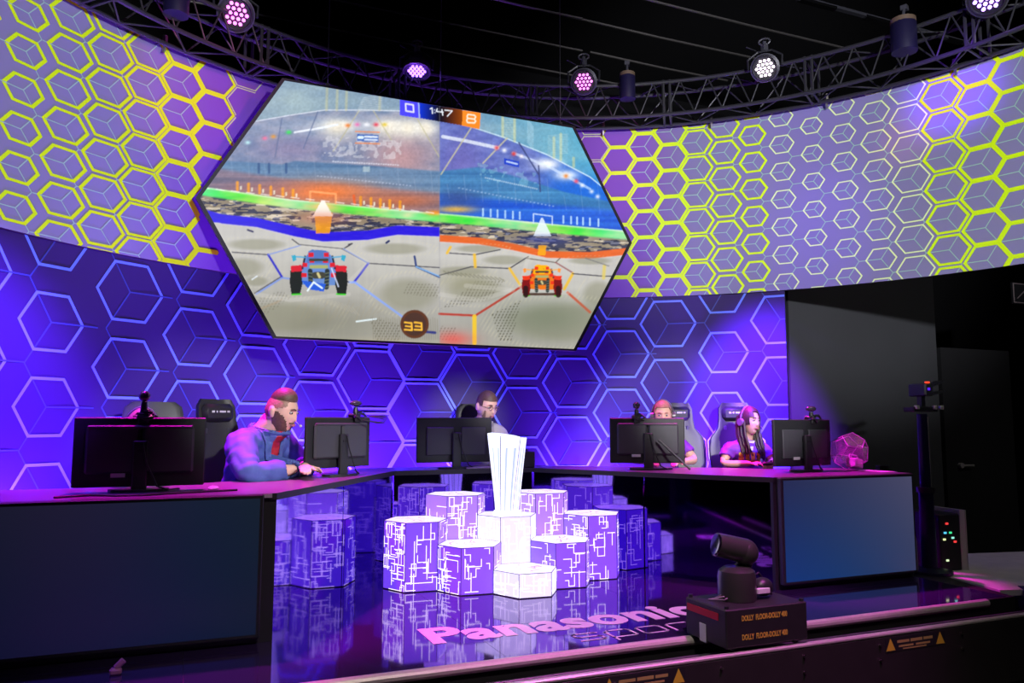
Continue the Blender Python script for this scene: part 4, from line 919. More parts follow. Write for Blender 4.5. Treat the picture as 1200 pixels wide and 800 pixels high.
for (x, y) in ((-.2, -.13), (.2, -.13), (-.2, .13), (.2, .13)): q = MB(); q.cyl((x, y-.012, .02), (x, y+.012, .02), .022); q.build('wheel', m_greyp, dl)
q = MB()
for k in range(5): q.tube([(-.2+.02*k, .05, .215), (-.16+.01*k, -.03+.02*k, .225+.01*k), (-.1, .02*k-.02, .24), (-.09+.02*k, .08, .22)], .004)
q.build('coiled_wires', mat('mixed_wires', (.25, .2, .25), rough=.4), dl)
pz = thing('ptz_camera', 'dark remote-controlled camera turned towards the stage on the box dolly', 'camera', (2.755, 3.47, .20))
m_cg = mat('camera_gunmetal', (.045, .045, .042), rough=.32, metal=.3)
q = MB(); q.lathe((0, 0, 0), [(0, .002), (.098, .002), (.10, .02), (.10, .115), (.094, .15), (.07, .168), (0, .172)], n=28); q.build('base', m_cg, pz, smooth=True)
q = MB(); q.tube([(.03, .03, .14), (.085, .03, .175), (.10, .03, .23), (.075, .03, .28)], .035, n=12, taper=[1, 1.1, 1.05, .8]); q.build('arm', m_cg, pz, smooth=True)
q = MB(); q.cyl((.065, .0, .245), (-.10, .035, .285), .066, .062, n=24); q.ell((.06, .0, .24), (.07, .07, .07)); q.build('camera_head', m_cg, pz, smooth=True)
q = MB(); q.cyl((-.10, .035, .285), (-.108, .037, .287), .060, .054, n=24); q.build('lens', m_lens, pz, smooth=True)
q = MB(); q.box((.125, -.055, .045), (.085, .02, .03), bev=.004); q.build('label_plate', m_white, pz)
q = MB(); q.ell((.16, -.01, .055), (.06, .05, .05)); q.build('cable_bundle', m_blackp, pz, smooth=True)
q = MB(); q.tube([(.11, .02, .10), (.17, .03, .12), (.22, .02, .06), (.23, 0, .005)], .006); q.build('cable', m_cable, pz)

# ------------------------------------------------------------------ right wing: pole camera, computer, ramp, case
x0, y0 = 4.98, 4.14
pc = thing('camera_pole', 'dark blue camera column with a small camera head at stage right', 'camera stand', (5.30, 4.40, 0))
m_bl = mat('blue_black_metal', (.012, .012, .05), rough=.35, metal=.4)
q = MB(); q.cyl((0, 0, 0), (0, 0, .62), .058, .052, n=20); q.build('lower_column', m_bl, pc, smooth=True)
q = MB(); q.cyl((0, 0, .62), (0, 0, 1.20), .040, .036, n=16); q.build('upper_column', m_bl, pc, smooth=True)
q = MB(); q.cyl((0.05, 0, .60), (.05, 0, 1.18), .010, n=8); q.build('side_rod', m_alu, pc)
q = MB(); q.cyl((0, 0, .60), (0, 0, .64), .066, n=20); q.build('collar', m_blackp, pc)
q = MB(); q.lathe((0, 0, 0), [(0, .0), (.16, .0), (.16, .02), (.07, .04), (0, .04)], n=20); q.build('foot', m_bl, pc)
q = MB(); q.box((-.01, 0, 1.235), (.26, .10, .04), bev=.006); q.build('mount_plate', m_blackp, pc)
for sx, nm in ((-.11, 0), (.08, 0), (.15, 0)): q = MB(); q.box((sx, -.05, 1.25), (.035, .03, .03), bev=.004); q.build('knob', m_alu, pc)
q = MB(); q.box((0, 0, 1.30), (.04, .04, .10)); q.build('tilt_arm', m_blackp, pc)
q = MB(); q.box((0, 0, 1.385), (.09, .16, .10), bev=.01); q.build('camera_body', m_blackp, pc)
q = MB(); q.box((.13, 0, 1.43), (.18, .09, .012), R=ry(-.3)); q.box((.13, 0, 1.36), (.18, .09, .012), R=ry(-.2)); q.build('lens_hood', m_blackp, pc)
q = MB(); q.box((-.01, -.07, 1.441), (.03, .02, .012)); q.build('tally_light', mat('tally_red', (.2, 0, 0), emit=(1, .06, .02), es=1.5), pc)
q = MB(); q.box((-.01, -.082, 1.39), (.025, .004, .02)); q.build('status_light', mat('status_blue', (0, 0, .2), emit=(.12, .02, 1), es=.8), pc)
px_ = 5.62; cp = thing('gaming_computer', 'computer tower with coloured lights and pale side panel beside the camera pole', 'computer', (px_, 4.62, -.05), math.radians(-8))
q = MB(); q.box((0, 0, .24), (.24, .40, .46), bev=.008); q.build('case', m_black, cp)
q = MB(); q.box((.126, 0, .25), (.012, .42, .50), bev=.003); q.box((.10, -.2, .25), (.06, .012, .50)); q.build('side_panel', mat('pale_panel', (.5, .48, .42), rough=.6), cp)
for x, z, c in ((-.05, .40, (1, .05, .05)), (-.07, .33, (.1, .6, 1)), (-.02, .33, (.05, .8, .3)), (.0, .29, (.3, .9, .7)), (.02, .26, (1, .05, .05)), (-.06, .12, (.7, .9, .5)), (-.08, .28, (.8, .9, .4)), (-.05, -.01, (0, .8, .9))):
    q = MB(); q.box((x, -.203, z), (.022, .006, .014)); q.build('indicator_light', mat('rgb_led', (0, 0, 0), emit=c, es=1.2), cp)
q = MB(); q.box((5.52, 5.0, .60), (.10, .05, .34), bev=.004); q.build('wall_post', mat('drab_post', (.06, .055, .045), rough=.7), label='short drab post standing behind the computer tower', category='post')
oc = thing('bottle', 'small bottle with an orange cap at the right edge of the desk screen', 'bottle', (5.16, 4.42, 0))
q = MB(); q.lathe((0, 0, 0), [(0, 0), (.028, 0), (.03, .02), (.03, .24), (.02, .29), (0, .29)], n=16); q.build('bottle_body', mat('pale_bottle', (.22, .2, .3), rough=.3), oc, smooth=True)
q = MB(); q.lathe((0, 0, .28), [(.022, 0), (.022, .12), (.016, .135), (0, .135)], n=16); q.build('cap', mat('orange_cap', (.75, .12, .02), rough=.4), oc, smooth=True)
rm = MB(); rm.prism([(5.34, 4.33), (5.24, 3.80), (7.4, 3.2), (9.2, 4.4), (6.4, 4.95), (5.7, 4.62)], -.05, -.01); rm.build('pale_platform', mat('worn_platform', (.80, .74, .70), rough=.7, noise=.25, nscale=5), label='worn pale grey platform on the ground to the right of the stage', category='platform')
fc = thing('flight_case', 'dark blue flight case edge at the right side of the frame', 'case', (5.52, 3.62, -.10), math.radians(-38))
q = MB(); q.box((.2, 0, 0.02), (.75, .30, .15), bev=.008); q.build('case_body', mat('navy_case', (.03, .025, .16), rough=.5), fc)
q = MB(); q.box((.15, -.152, .04), (.05, .004, .02)); q.box((.15, -.152, .025), (.015, .004, .03)); q.build('latch', m_alu, fc)

# ------------------------------------------------------------------ gaming chairs
m_lea = mat('chair_leather', (.018, .018, .021), rough=.42, bump=.3, nscale=120); m_lea2 = mat('chair_leather_grey', (.06, .06, .065), rough=.45, bump=.3, nscale=120)
def chair(loc, rz, label, style='wing', hz=0):
    o = thing('gaming_chair', label, 'chair', loc, rz, group='players\' chairs')
    q = MB(); q.box((0, -.02, .44), (.50, .50, .10), bev=.035); q.build('seat', m_lea, o, smooth=True)
    # back shell from stacked cross sections: waist, wings and head section with slots
    prof = [(.50, .21, .05), (.60, .24, .06), (.75, .255, .06), (.88, .26, .06), (.98, .24, .055), (1.06, .17, .05), (1.14, .155, .05), (1.24, .15, .045), (1.29, .12, .035)]
    if style in ('plain', 'dark'): prof = [(.50, .2, .04), (.7, .22, .045), (.95, .22, .045), (1.15, .21, .04), (1.26, .19, .035), (1.30, .14, .03)]
    vs = []; fs = []; n = 20
    for i, (z, hw, th) in enumerate(prof):
        y = .22+(z-.5)*.16
        for k in range(n):
            a = 2*PI*k/n; cx = math.copysign(abs(math.cos(a))**.6, math.cos(a)); sy = math.copysign(abs(math.sin(a))**.8, math.sin(a))
            vs.append((hw*cx, y+th*sy-.05*(abs(cx)**3 if style == 'wing' else 0), z+hz*(z-.5)))
    for i in range(len(prof)-1):
        for k in range(n): fs.append((i*n+k, i*n+(k+1) % n, (i+1)*n+(k+1) % n, (i+1)*n+k))
    fs += [tuple(range(n)), tuple((len(prof)-1)*n+k for k in range(n))]
    q = MB(); q.add(vs, fs); q.build('backrest', m_lea if style != 'plain' else m_lea2, o, smooth=True)
    if style == 'wing':
        q = MB(); q.box((0, .27, 1.19+hz*.7), (.25, .075, .13), bev=.03); pw = q.build('head_pillow', m_lea, o, smooth=True)
        q = MB()
        for bx_, bw_ in ((-.055, .022), (-.025, .012), (.02, .05), (.066, .02)): q.box((bx_, .231, 1.2+hz*.7), (bw_, .002, .014))
        q.build('pillow_emblem', m_white, pw, kind='stuff')
        for sx in (-1, 1):
            q = MB(); q.box((sx*.10, .30, 1.06+hz*.6), (.045, .10, .05), bev=.01); q.build('belt_slot', m_greyp, o)
            pts = [(sx*(.262 if z < .95 else .262-(z-.95)*.9), .175+(z-.5)*.16, z+hz*(z-.5)) for z in (.55, .7, .85, .95, 1.04)]
            q = MB(); q.tube(pts, .006, n=6); q.build('piping', m_white, o)
    for sx in (-1, 1):
        q = MB(); q.box((sx*.30, .0, .66), (.07, .26, .03), bev=.01); q.box((sx*.29, .02, .54), (.03, .05, .22)); q.build('armrest', m_blackp, o)
    q = MB(); q.cyl((0, 0, .10), (0, 0, .40), .028); q.build('gas_lift', m_greyp, o)
    for k in range(5):
        a = 2*PI*k/5+.3; q = MB(); q.tube([(0, 0, .11), (.16*math.cos(a), .16*math.sin(a), .10), (.29*math.cos(a), .29*math.sin(a), .075)], .022, n=6, taper=[1.2, 1, .7]); q.cyl((.29*math.cos(a)-.02*math.sin(a), .29*math.sin(a)+.02*math.cos(a), .03), (.29*math.cos(a)+.02*math.sin(a), .29*math.sin(a)-.02*math.cos(a), .03), .028, n=12); q.build('base_leg', m_blackp, o)
    return o

# ------------------------------------------------------------------ people
def skin(nodes, edges, sub=1):
    names = list(nodes); me = bpy.data.meshes.new('sk'); me.from_pydata([nodes[n][0] for n in names], [(names.index(a), names.index(b)) for a, b in edges], [])
    o = bpy.data.objects.new('sk', me); COL.objects.link(o); md = o.modifiers.new('s', 'SKIN'); md.use_smooth_shade = True
    for i, n in enumerate(names):
        r = nodes[n][1]; r = r if isinstance(r, tuple) else (r, r); me.skin_vertices[0].data[i].radius = r; me.skin_vertices[0].data[i].use_root = (i == 0)
    sd = o.modifiers.new('d', 'SUBSURF'); sd.levels = sub; sd.render_levels = sub
    dg = bpy.context.evaluated_depsgraph_get(); dg.update(); r = bpy.data.meshes.new_from_object(o.evaluated_get(dg))
    bpy.data.objects.remove(o); bpy.data.meshes.remove(me); return r
def gs(x, c, s): return math.exp(-((x-c)/s)**2)
def head_pt(d, off=0.0, wide=1.0, jaw=1.0):
    x, y, z = d; px = .077*x*wide; pz = .120*z; py = .098*y
    if z < 0:
        t = -z; px *= 1-.26*t**1.5/jaw
        if y > 0: py *= 1-.42*t
    if y < 0:
        py = -.094*abs(y)**.85
        px_, w = px, 1.0
        f = 0
        f += .024*gs(px, 0, .0115)*(max(0, min(1, (.030-pz)/.062)) if pz > -.032 else max(0, 1-(-.032-pz)/.012))
        f += .006*gs(pz, .034, .012)*gs(px, 0, .05)
        f -= .010*(gs(px, -.031, .015)+gs(px, .031, .015))*gs(pz, .012, .013)
        f += .004*(gs(px, -.042, .018)+gs(px, .042, .018))*gs(pz, -.022, .02)
        f += .006*gs(px, 0, .020)*gs(pz, -.056, .009)-.003*gs(px, 0, .02)*gs(pz, -.0575, .0025)
        f += .009*gs(px, 0, .022)*gs(pz, -.098, .016)-.003*gs(px, 0, .02)*gs(pz, -.076, .007)
        py -= f
    v = Vector((px, py, pz))
    if off: v += Vector(d)*off
    return v
def dirs(nu, nv):
    out = []
    for j in range(nv+1):
        t = PI*j/nv
        for i in range(nu): a = 2*PI*i/nu; out.append(Vector((math.sin(t)*math.sin(a), math.sin(t)*-math.cos(a), math.cos(t))))
    return out
def head_mesh(T, wide, jaw):
    nu, nv = 56, 48; q = MB(); D = dirs(nu, nv)
    q.add([T@head_pt(d, 0, wide, jaw) for d in D], [(j*nu+i, (j+1)*nu+i, (j+1)*nu+(i+1) % nu, j*nu+(i+1) % nu) for j in range(nv) for i in range(nu)])
    for sx in (-1, 1):
        R = (T.to_3x3())@rzm(sx*.35); c = T@Vector((sx*.079*wide, .012, -.002)); q.ell(c, (.009, .018, .032), n=12, k=8, R=R); c = T@Vector((sx*.083*wide, .018, .006)); q.ell(c, (.006, .020, .026), n=12, k=8, R=R)
    return q
def shell(T, wide, jaw, off, test, nu=64, nv=48, inner=-.004):
    q = MB(); D = dirs(nu, nv); keep = []
    for j in range(nv):
        for i in range(nu):
            f = (j*nu+i, (j+1)*nu+i, (j+1)*nu+(i+1) % nu, j*nu+(i+1) % nu); c = sum((D[k] for k in f), Vector())/4
            if test(c.normalized()): keep.append(f)
    if not keep: return q
    ofs = off if callable(off) else (lambda d: off)
    P = [T@head_pt(d, ofs(d), wide, jaw) for d in D]; Q = [T@head_pt(d, inner, wide, jaw) for d in D]
    n = len(D); from collections import Counter
    E = Counter()
    for f in keep:
        for a, b in zip(f, f[1:]+f[:1]): E[frozenset((a, b))] += 1
    fs = list(keep)+[tuple(k+n for k in f[::-1]) for f in keep]
    for f in keep:
        for a, b in zip(f, f[1:]+f[:1]):
            if E[frozenset((a, b))] == 1 and a != b: fs.append((b, a, a+n, b+n))
    q.add(P+Q, fs); return q
def hand_nodes(nodes, edges, side, wrist, dirv, upv, curl):
    d = Vector(dirv).normalized(); up = Vector(upv); up = (up-d*up.dot(d)).normalized(); lat = d.cross(up)*side
    nodes['palm'+str(side)] = (wrist+d*.05, (.032, .016)); edges.append(('wr'+str(side), 'palm'+str(side)))
def finger_meshes(side, wrist, dirv, upv, curl=.5):
    d = Vector(dirv).normalized(); up = Vector(upv); up = (up-d*up.dot(d)).normalized(); lat = d.cross(up)*side; out = []
    q = MB()
    base = wrist+d*.035
    for k, (o, L) in enumerate(((-.027, .062), (-.009, .075), (.010, .070), (.027, .055))):
        p = wrist+d*.085+lat*o*1.0; pts = [wrist+d*.05+lat*o*.8, p]; dd = d.copy(); ang = 0
        for s_, f in ((L*.45, 1), (L*.32, 1.5), (L*.25, 1.6)):
            ang += curl*.5*f; nd = d*math.cos(ang)-up*math.sin(ang); p = p+nd*s_; pts.append(p)
        q.tube(pts, .0088, n=8, taper=[1.1, 1.05, 1, .9, .72]); q.ell(pts[-1], (.0062,)*3, n=8, k=6)
    tp = wrist+d*.03-lat*.028; q.tube([wrist+d*.015-lat*.012, tp, tp+d*.028-lat*.022-up*.008, tp+d*.052-lat*.026-up*.016], .0105, n=8, taper=[1.1, 1.1, .95, .7]); q.ell(tp+d*.052-lat*.026-up*.016, (.0074,)*3, n=8, k=6)
    R = Matrix((lat, d, up)).transposed(); q.ell(wrist+d*.05, (.040, .052, .017), n=16, k=10, R=R)
    return q
def to_local(me_list, name, m, parent, voxel=.0075, smooth=2):
    bm = bmesh.new()
    for me in me_list: bm.from_mesh(me)
    me = bpy.data.meshes.new(name); bm.to_mesh(me); bm.free(); o = bpy.data.objects.new('tmp', me); COL.objects.link(o)
    r = o.modifiers.new('r', 'REMESH'); r.mode = 'VOXEL'; r.voxel_size = voxel
    s = o.modifiers.new('s', 'SMOOTH'); s.iterations = smooth; s.factor = .5
    dg = bpy.context.evaluated_depsgraph_get(); dg.update(); res = bpy.data.meshes.new_from_object(o.evaluated_get(dg)); bpy.data.objects.remove(o)
    res.name = name; res.materials.clear(); res.materials.append(m); res.polygons.foreach_set('use_smooth', [True]*len(res.polygons)); res.update()
    return link(name, res, parent)
m_skin = mat('skin', (.72, .44, .34), rough=.5, noise=.06, nscale=40); m_skin.node_tree.nodes['Principled BSDF'].inputs['Subsurface Weight'].default_value = .08
m_eye = mat('eye_white', (.42, .38, .38), rough=.3); m_iris = mat('iris', (.05, .035, .03), rough=.15); m_lip = mat('lip', (.45, .17, .15), rough=.45)
def person(label, loc, rz, sc=1.0, lean=.12, wide=1.0, girth=1.0, headrot=(0, 0, 0), headoff=(0, 0, 0), top=None, legs=None, wrists=None, elbows=None, long_sleeve=True, jaw=1.0, skinm=None, hands_up=None, brow=None, curl=.5, drop=0.0):
    o = thing('person', label, 'person', loc, rz); o.scale = (sc, sc, sc); sk = skinm or m_skin
    def L(x, y, z): return Vector((x, y-lean*(z-.5), z-drop*min(1, max(0, (z-.45)/.2))))
    g = girth; wr = wrists or ((-.13, -.36, .80), (.13, -.36, .80)); el = elbows or ((-.27, -.10, .80), (.27, -.10, .80))
    N = {'pel': (L(0, .03, .52), (.13*g, .11*g)), 'wst': (L(0, .02, .68), (.125*g, .10*g)), 'chs': (L(0, .01, .88), (.13*g, .105*g)), 'nkb': (L(0, .01, 1.01), .065), 'nk': (L(0, 0, 1.07), .052), 'hd': (L(0, -.01, 1.14), .05)}
    E = [('pel', 'wst'), ('wst', 'chs'), ('chs', 'nkb'), ('nkb', 'nk'), ('nk', 'hd')]
    for s, i in ((-1, 0), (1, 1)):
        k = str(s); sh = L(s*.165*g**.5, .02, .965)
        ga = g**.8; N['cl'+k] = (L(s*.09, .02, .96), .075*ga**.5); N['sh'+k] = (sh, .066*ga); N['um'+k] = ((sh+Vector(el[i]))/2, .050*ga); N['el'+k] = (Vector(el[i]), .042*ga); N['fm'+k] = ((Vector(el[i])+Vector(wr[i]))/2, .037*ga); N['wr'+k] = (Vector(wr[i]), .026)
        E += [('chs', 'cl'+k), ('cl'+k, 'sh'+k), ('sh'+k, 'um'+k), ('um'+k, 'el'+k), ('el'+k, 'fm'+k), ('fm'+k, 'wr'+k)]
        N['hp'+k] = (L(s*.10, 0, .50), .085*g); N['th'+k] = (Vector((s*.13, -.20, .51)), .075*g); N['kn'+k] = (Vector((s*.14, -.40, .50)), .058); N['cf'+k] = (Vector((s*.14, -.40, .30)), .052); N['an'+k] = (Vector((s*.14, -.38, .09)), .036); N['ft'+k] = (Vector((s*.15, -.50, .045)), .034)
        E += [('pel', 'hp'+k), ('hp'+k, 'th'+k), ('th'+k, 'kn'+k), ('kn'+k, 'cf'+k), ('cf'+k, 'an'+k), ('an'+k, 'ft'+k)]
    bodyme = skin(N, E)
    hc = L(0, -.035, 1.195)+Vector(headoff)
    T = Matrix.Translation(hc)@Matrix.Rotation(headrot[2], 4, 'Z')@Matrix.Rotation(headrot[0], 4, 'X')@Matrix.Rotation(headrot[1], 4, 'Y')
    hm = head_mesh(T, wide, jaw).mesh('h', sk)
    fing = []
    for s, i in ((-1, 0), (1, 1)):
        dv_ = Vector(wr[i])-Vector(el[i]); dv_.z *= .3; fing.append(finger_meshes(s, Vector(wr[i]), dv_, (0, 0, 1), curl).mesh('f', sk))
    nk = MB(); nk.cyl(L(0, .015, 1.0), hc+Vector((0, .012, -.05)), .058*wide*g**.6, .054*wide*g**.5, n=20); 
    body = to_local([bodyme, hm, nk.mesh('n', sk)]+fing, 'body', sk, o)
    # clothes
    if top:
        pad = top.get('pad', .016); vsb = body.data.vertices; nm = [v.normal.copy() for v in vsb]; co = [v.co.copy() for v in vsb]; ztop = L(0, 0, top.get('neck', 1.04)).z
        def inside(c):
            if c.z < .56-drop*.5 or c.z > ztop+.6*max(0, c.y-L(0, 0, 1.0).y): return False
            if c.z < .66 and c.y < -.16: return False
            for i in (0, 1):
                w = Vector(wr[i]); e = Vector(el[i]); d = (w-e).normalized(); a = (c-e).dot(d)
                if (c-e-d*a).length < .085*g and c.y < e.y+.08:
                    lim = (w-e).length-.025 if long_sleeve else -.045
                    if a > lim: return False
            return True
        ok = [inside(c) for c in co]; fs_ = [tuple(p.vertices) for p in body.data.polygons if all(ok[v] for v in p.vertices)]
        used = sorted({v for f in fs_ for v in f}); ix_ = {v: n for n, v in enumerate(used)}; n0 = len(used)
        def wr_(c): return .002*math.sin(c.z*95+c.x*40+math.sin(c.y*50)*2)+.002*math.sin(c.x*70-c.z*45)
        outer = [co[v]+nm[v]*(pad+wr_(co[v])) for v in used]; inner = [co[v]+nm[v]*.001 for v in used]
        from collections import Counter
        Ec = Counter(frozenset(e) for f in fs_ for e in zip(f, f[1:]+f[:1]))
        allf = [tuple(ix_[v] for v in f) for f in fs_]+[tuple(ix_[v]+n0 for v in f[::-1]) for f in fs_]
        for f in fs_:
            for a, b_ in zip(f, f[1:]+f[:1]):
                if Ec[frozenset((a, b_))] == 1: allf.append((ix_[b_], ix_[a], ix_[a]+n0, ix_[b_]+n0))
        gm = bpy.data.meshes.new(top['name']); gm.from_pydata([tuple(v) for v in outer+inner], [], allf); gm.materials.append(top['m']); gm.polygons.foreach_set('use_smooth', [True]*len(gm.polygons)); gm.update()
        garment = link(top['name'], gm, o)
    N3 = {k: (N[k][0], tuple(np.array(N[k][1] if isinstance(N[k][1], tuple) else (N[k][1],)*2)+.014)) for k in ['pel']+[a+k for a in ('hp', 'th', 'kn', 'cf', 'an') for k in ('-1', '1')]}
    tr_ = link('trousers', skin(N3, [(a, b) for a, b in E if a in N3 and b in N3]), o); tr_.data.materials.clear(); tr_.data.materials.append(legs or mat('dark_trousers', (.02, .02, .03), rough=.8))
    for s in (-1, 1): q = MB(); q.ell((s*.15, -.45, .045), (.048, .13, .044)); q.build('shoe', m_black, o, smooth=True)
    # face details
    for s in (-1, 1):
        q = MB(); q.ell(T@Vector((s*.031*wide, -.0825, .011)), (.0115, .0115, .0085), n=14, k=10); c = T@Vector((s*.031*wide, -.0925, .0105)); q.ell(c, (.0062, .003, .0062), n=10, k=6, m=1, R=T.to_3x3()); q.build('eye', [m_eye, m_iris], o, smooth=True)
        if brow:
            q = MB(); q.tube([T@Vector((s*x*wide, -y, z)) for x, y, z in ((.014, .103, .030), (.028, .100, .035), (.044, .088, .031))], .0042, n=6, taper=[.8, 1.1, .5]); q.build('eyebrow', brow, o)
    q = MB(); q.tube([T@Vector((x, -.1025+abs(x)*.25, -.0555)) for x in np.linspace(-.023, .023, 7)], .0042, n=6, taper=[.3, .8, 1, .9, 1, .8, .3]); q.tube([T@Vector((x, -.1005+abs(x)*.25, -.0625)) for x in np.linspace(-.018, .018, 7)], .0045, n=6, taper=[.3, .8, 1, 1, 1, .8, .3]); q.build('lips', m_lip, o, smooth=True)
    return o, T, body, (garment if top else None)
def hairmat(nm, c): return mat(nm, c, rough=.55, noise=.5, nscale=90, bump=.8)
def decal(parent, target, polys, m, name, origin, direction, lift=.004, dz=0.0):
    """press flat outlines (local x,z) on to a garment surface"""
    bv = BVHTree.FromPolygons([v.co for v in target.data.vertices], [tuple(p.vertices) for p in target.data.polygons])
    q = MB(); d = Vector(direction).normalized()
    for a, b, c, e in polys:
        n = 8; P = {}
        for i in range(n+1):
            for j in range(n+1):
                u, v = i/n, j/n; x = (a[0]*(1-u)+b[0]*u)*(1-v)+(e[0]*(1-u)+c[0]*u)*v; z = (a[1]*(1-u)+b[1]*u)*(1-v)+(e[1]*(1-u)+c[1]*u)*v-dz
                h = bv.ray_cast(Vector((x, origin, z)), d)
                if h[0] is not None and h[1].dot(d) < -.15: P[i, j] = h[0]-d*lift
        for i in range(n):
            for j in range(n):
                k = [(i, j), (i+1, j), (i+1, j+1), (i, j+1)]
                if all(t in P for t in k): q.add([P[t] for t in k], [(0, 1, 2, 3)])
    return q.build(name, m, parent) if q.v else None
def headset(o, T, wide, mic=True, col=None):
    m = col or mat('headset_grey', (.10, .09, .11), rough=.3)
    q = MB(); q.tube([T@Vector((math.cos(a)*.094*wide, .012, math.sin(a)*.138-.004)) for a in np.linspace(-.05, PI+.05, 25)], .0085, n=8); hb = q.build('headset', m, o, smooth=True)
    for s in (-1, 1):
        q = MB(); q.cyl(T@Vector((s*.080*wide, .012, -.006)), T@Vector((s*.108*wide, .012, -.006)), .036, .032, n=20); q.build('ear_cup', m, hb, smooth=True)
    if mic:
        q = MB(); q.tube([T@Vector((.095*wide, -.01, -.02)), T@Vector((.09*wide, -.06, -.05)), T@Vector((.045, -.112, -.066))], .0028, n=6); q.ell(T@Vector((.042, -.114, -.066)), (.008,)*3, n=8, k=6); q.build('microphone', m, hb)
m_suitb = mat('blue_suit', (.06, .10, .34), rough=.75, noise=.1, nscale=60); m_suitg = mat('grey_suit', (.42, .38, .42), rough=.8, noise=.1, nscale=60)
m_red = mat('red_shirt', (.42, .02, .04), rough=.6, noise=.3, nscale=30); m_shw = mat('white_shirt', (.7, .68, .72), rough=.6); m_pur = mat('purple_jersey', (.16, .03, .48), rough=.7, noise=.15, nscale=20)
m_fade = hairmat('hair_fade', (.30, .17, .12)); m_dark = mat('dark_shirt', (.03, .03, .05), rough=.7); m_hb = hairmat('hair_brown', (.10, .055, .035)); m_hd = hairmat('hair_dark', (.030, .016, .014)); m_hl = hairmat('hair_light', (.30, .17, .11)); m_beard = hairmat('beard', (.12, .065, .045))
# 1: hidden player, far left
p, T, b, g_ = person('person slumped behind the far left monitor, only hair showing', (-.23, 5.46, 0), math.radians(6), 1.0, .12, top=dict(name='shirt', m=m_dark), headrot=(.40, 0, 0), headoff=(0, 0, -.01), brow=m_hl, drop=.10)
shell(T, 1, 1, .014, lambda d: d.z > -.05+(.42 if d.y < -.3 else 0)-(.3 if d.y > .2 else 0)).build('hair', m_hl, p, smooth=True); headset(p, T, 1, False)
# 2: bearded man in blue suit
p, T, b, jk = person('bearded man in blue suit and red shirt looking down to the right', (.42, 5.66, 0), math.radians(50), 1.13, .24, wide=1.10, girth=1.38, top=dict(name='suit_jacket', m=m_suitb, pad=.026, neck=1.035), headrot=(.20, 0, math.radians(2)), headoff=(0, -.035, -.055), drop=.085,
    wrists=((.03, -.36, .725), (-.02, -.42, .735)), elbows=((-.30, -.24, .700), (.31, -.20, .700)), jaw=1.3, brow=m_beard)
shell(T, 1.10, 1.3, .0025, lambda d: (d.z > .16+.30*max(0, -d.y) and d.z < .66 and d.y > -.62 and abs(d.x) > .3) or (d.z > -.25 and d.z < .66 and d.y > .30)).build('shaved_sides', m_fade, p, smooth=True)
shell(T, 1.10, 1.3, lambda d: .003+.055*max(0, d.z-.60)**.8*(1-.35*d.y), lambda d: d.z > .60).build('hair', m_hb, p, smooth=True)
shell(T, 1.10, 1.3, lambda d: .003+.020*max(0, -d.z-.45), lambda d: d.y < .12 and ((d.z < .04-(.97-abs(d.x))*1.12 and not (abs(d.x) < .22 and d.z > -.60)) or (abs(d.x) < .34 and -.455 < d.z < -.37))).build('beard', m_beard, p, smooth=True)
decal(p, jk, [((-.065, 1.06), (.065, 1.06), (.02, .80), (-.02, .80))], m_red, 'red_shirt', -1, (0, 1, 0), .006, .085)
decal(p, jk, [((s*.065, 1.065), (s*.115, 1.04), (s*.085, .88), (s*.015, .79)) for s in (-1, 1)], mat('blue_lapel', (.08, .13, .38), rough=.7), 'lapel', -1, (0, 1, 0), .010, .085)
q = MB(); q.tube([T@Vector((.088, 0, -.02)), T@Vector((.085, -.06, -.045)), T@Vector((.04, -.118, -.06))], .0022, n=6); q.ell(T@Vector((.036, -.124, -.058)), (.009,)*3, n=8, k=6); q.build('microphone', m_white, p)
# 3: man with glasses in grey suit
p, T, b, jk = person('man with glasses and grey suit looking down behind the centre monitor', (2.50, 6.74, 0), math.radians(12), 1.08, .12, wide=1.07, top=dict(name='suit_jacket', m=m_suitg, pad=.022, neck=1.06), headrot=(.22, 0, math.radians(4)), headoff=(0, -.01, -.025), girth=1.08, brow=m_hb)
shell(T, 1, 1, lambda d: .008+.016*max(0, d.z-.3), lambda d: (d.z > .52) or (d.z > .12 and d.y > -.35) or (d.z > -.35 and d.y > .25)).build('hair', m_hb, p, smooth=True)
shell(T, 1, 1, .003, lambda d: d.y < -.05 and ((d.z < -.10 and abs(d.x) > .74-(-d.z)*.25) or d.z < -.66)).build('beard', m_fade, p, smooth=True)
gl = MB()
for s in (-1, 1):
    gl.tube([T@Vector((s*.033+.021*math.cos(a), -.108+abs(math.cos(a))*.004, .010+.015*math.sin(a))) for a in np.linspace(0, 2*PI, 17)[:-1]], .002, n=5, closed=True); gl.tube([T@Vector((s*.054, -.102, .014)), T@Vector((s*.082, -.02, .012)), T@Vector((s*.084, .02, .005))], .002, n=5)
gl.tube([T@Vector((-.012, -.112, .014)), T@Vector((.012, -.112, .014))], .002, n=5); gl.build('glasses', mat('glasses_frame', (.10, .04, .03), rough=.3), p)
decal(p, jk, [((-.04, 1.03), (.04, 1.03), (.01, .78), (-.01, .78))], m_shw, 'white_shirt', -1, (0, 1, 0), .005)
decal(p, jk, [((s*.042, 1.04), (s*.085, 1.03), (s*.06, .86), (s*.01, .76)) for s in (-1, 1)], mat('grey_lapel', (.30, .27, .31), rough=.8), 'lapel', -1, (0, 1, 0), .009)
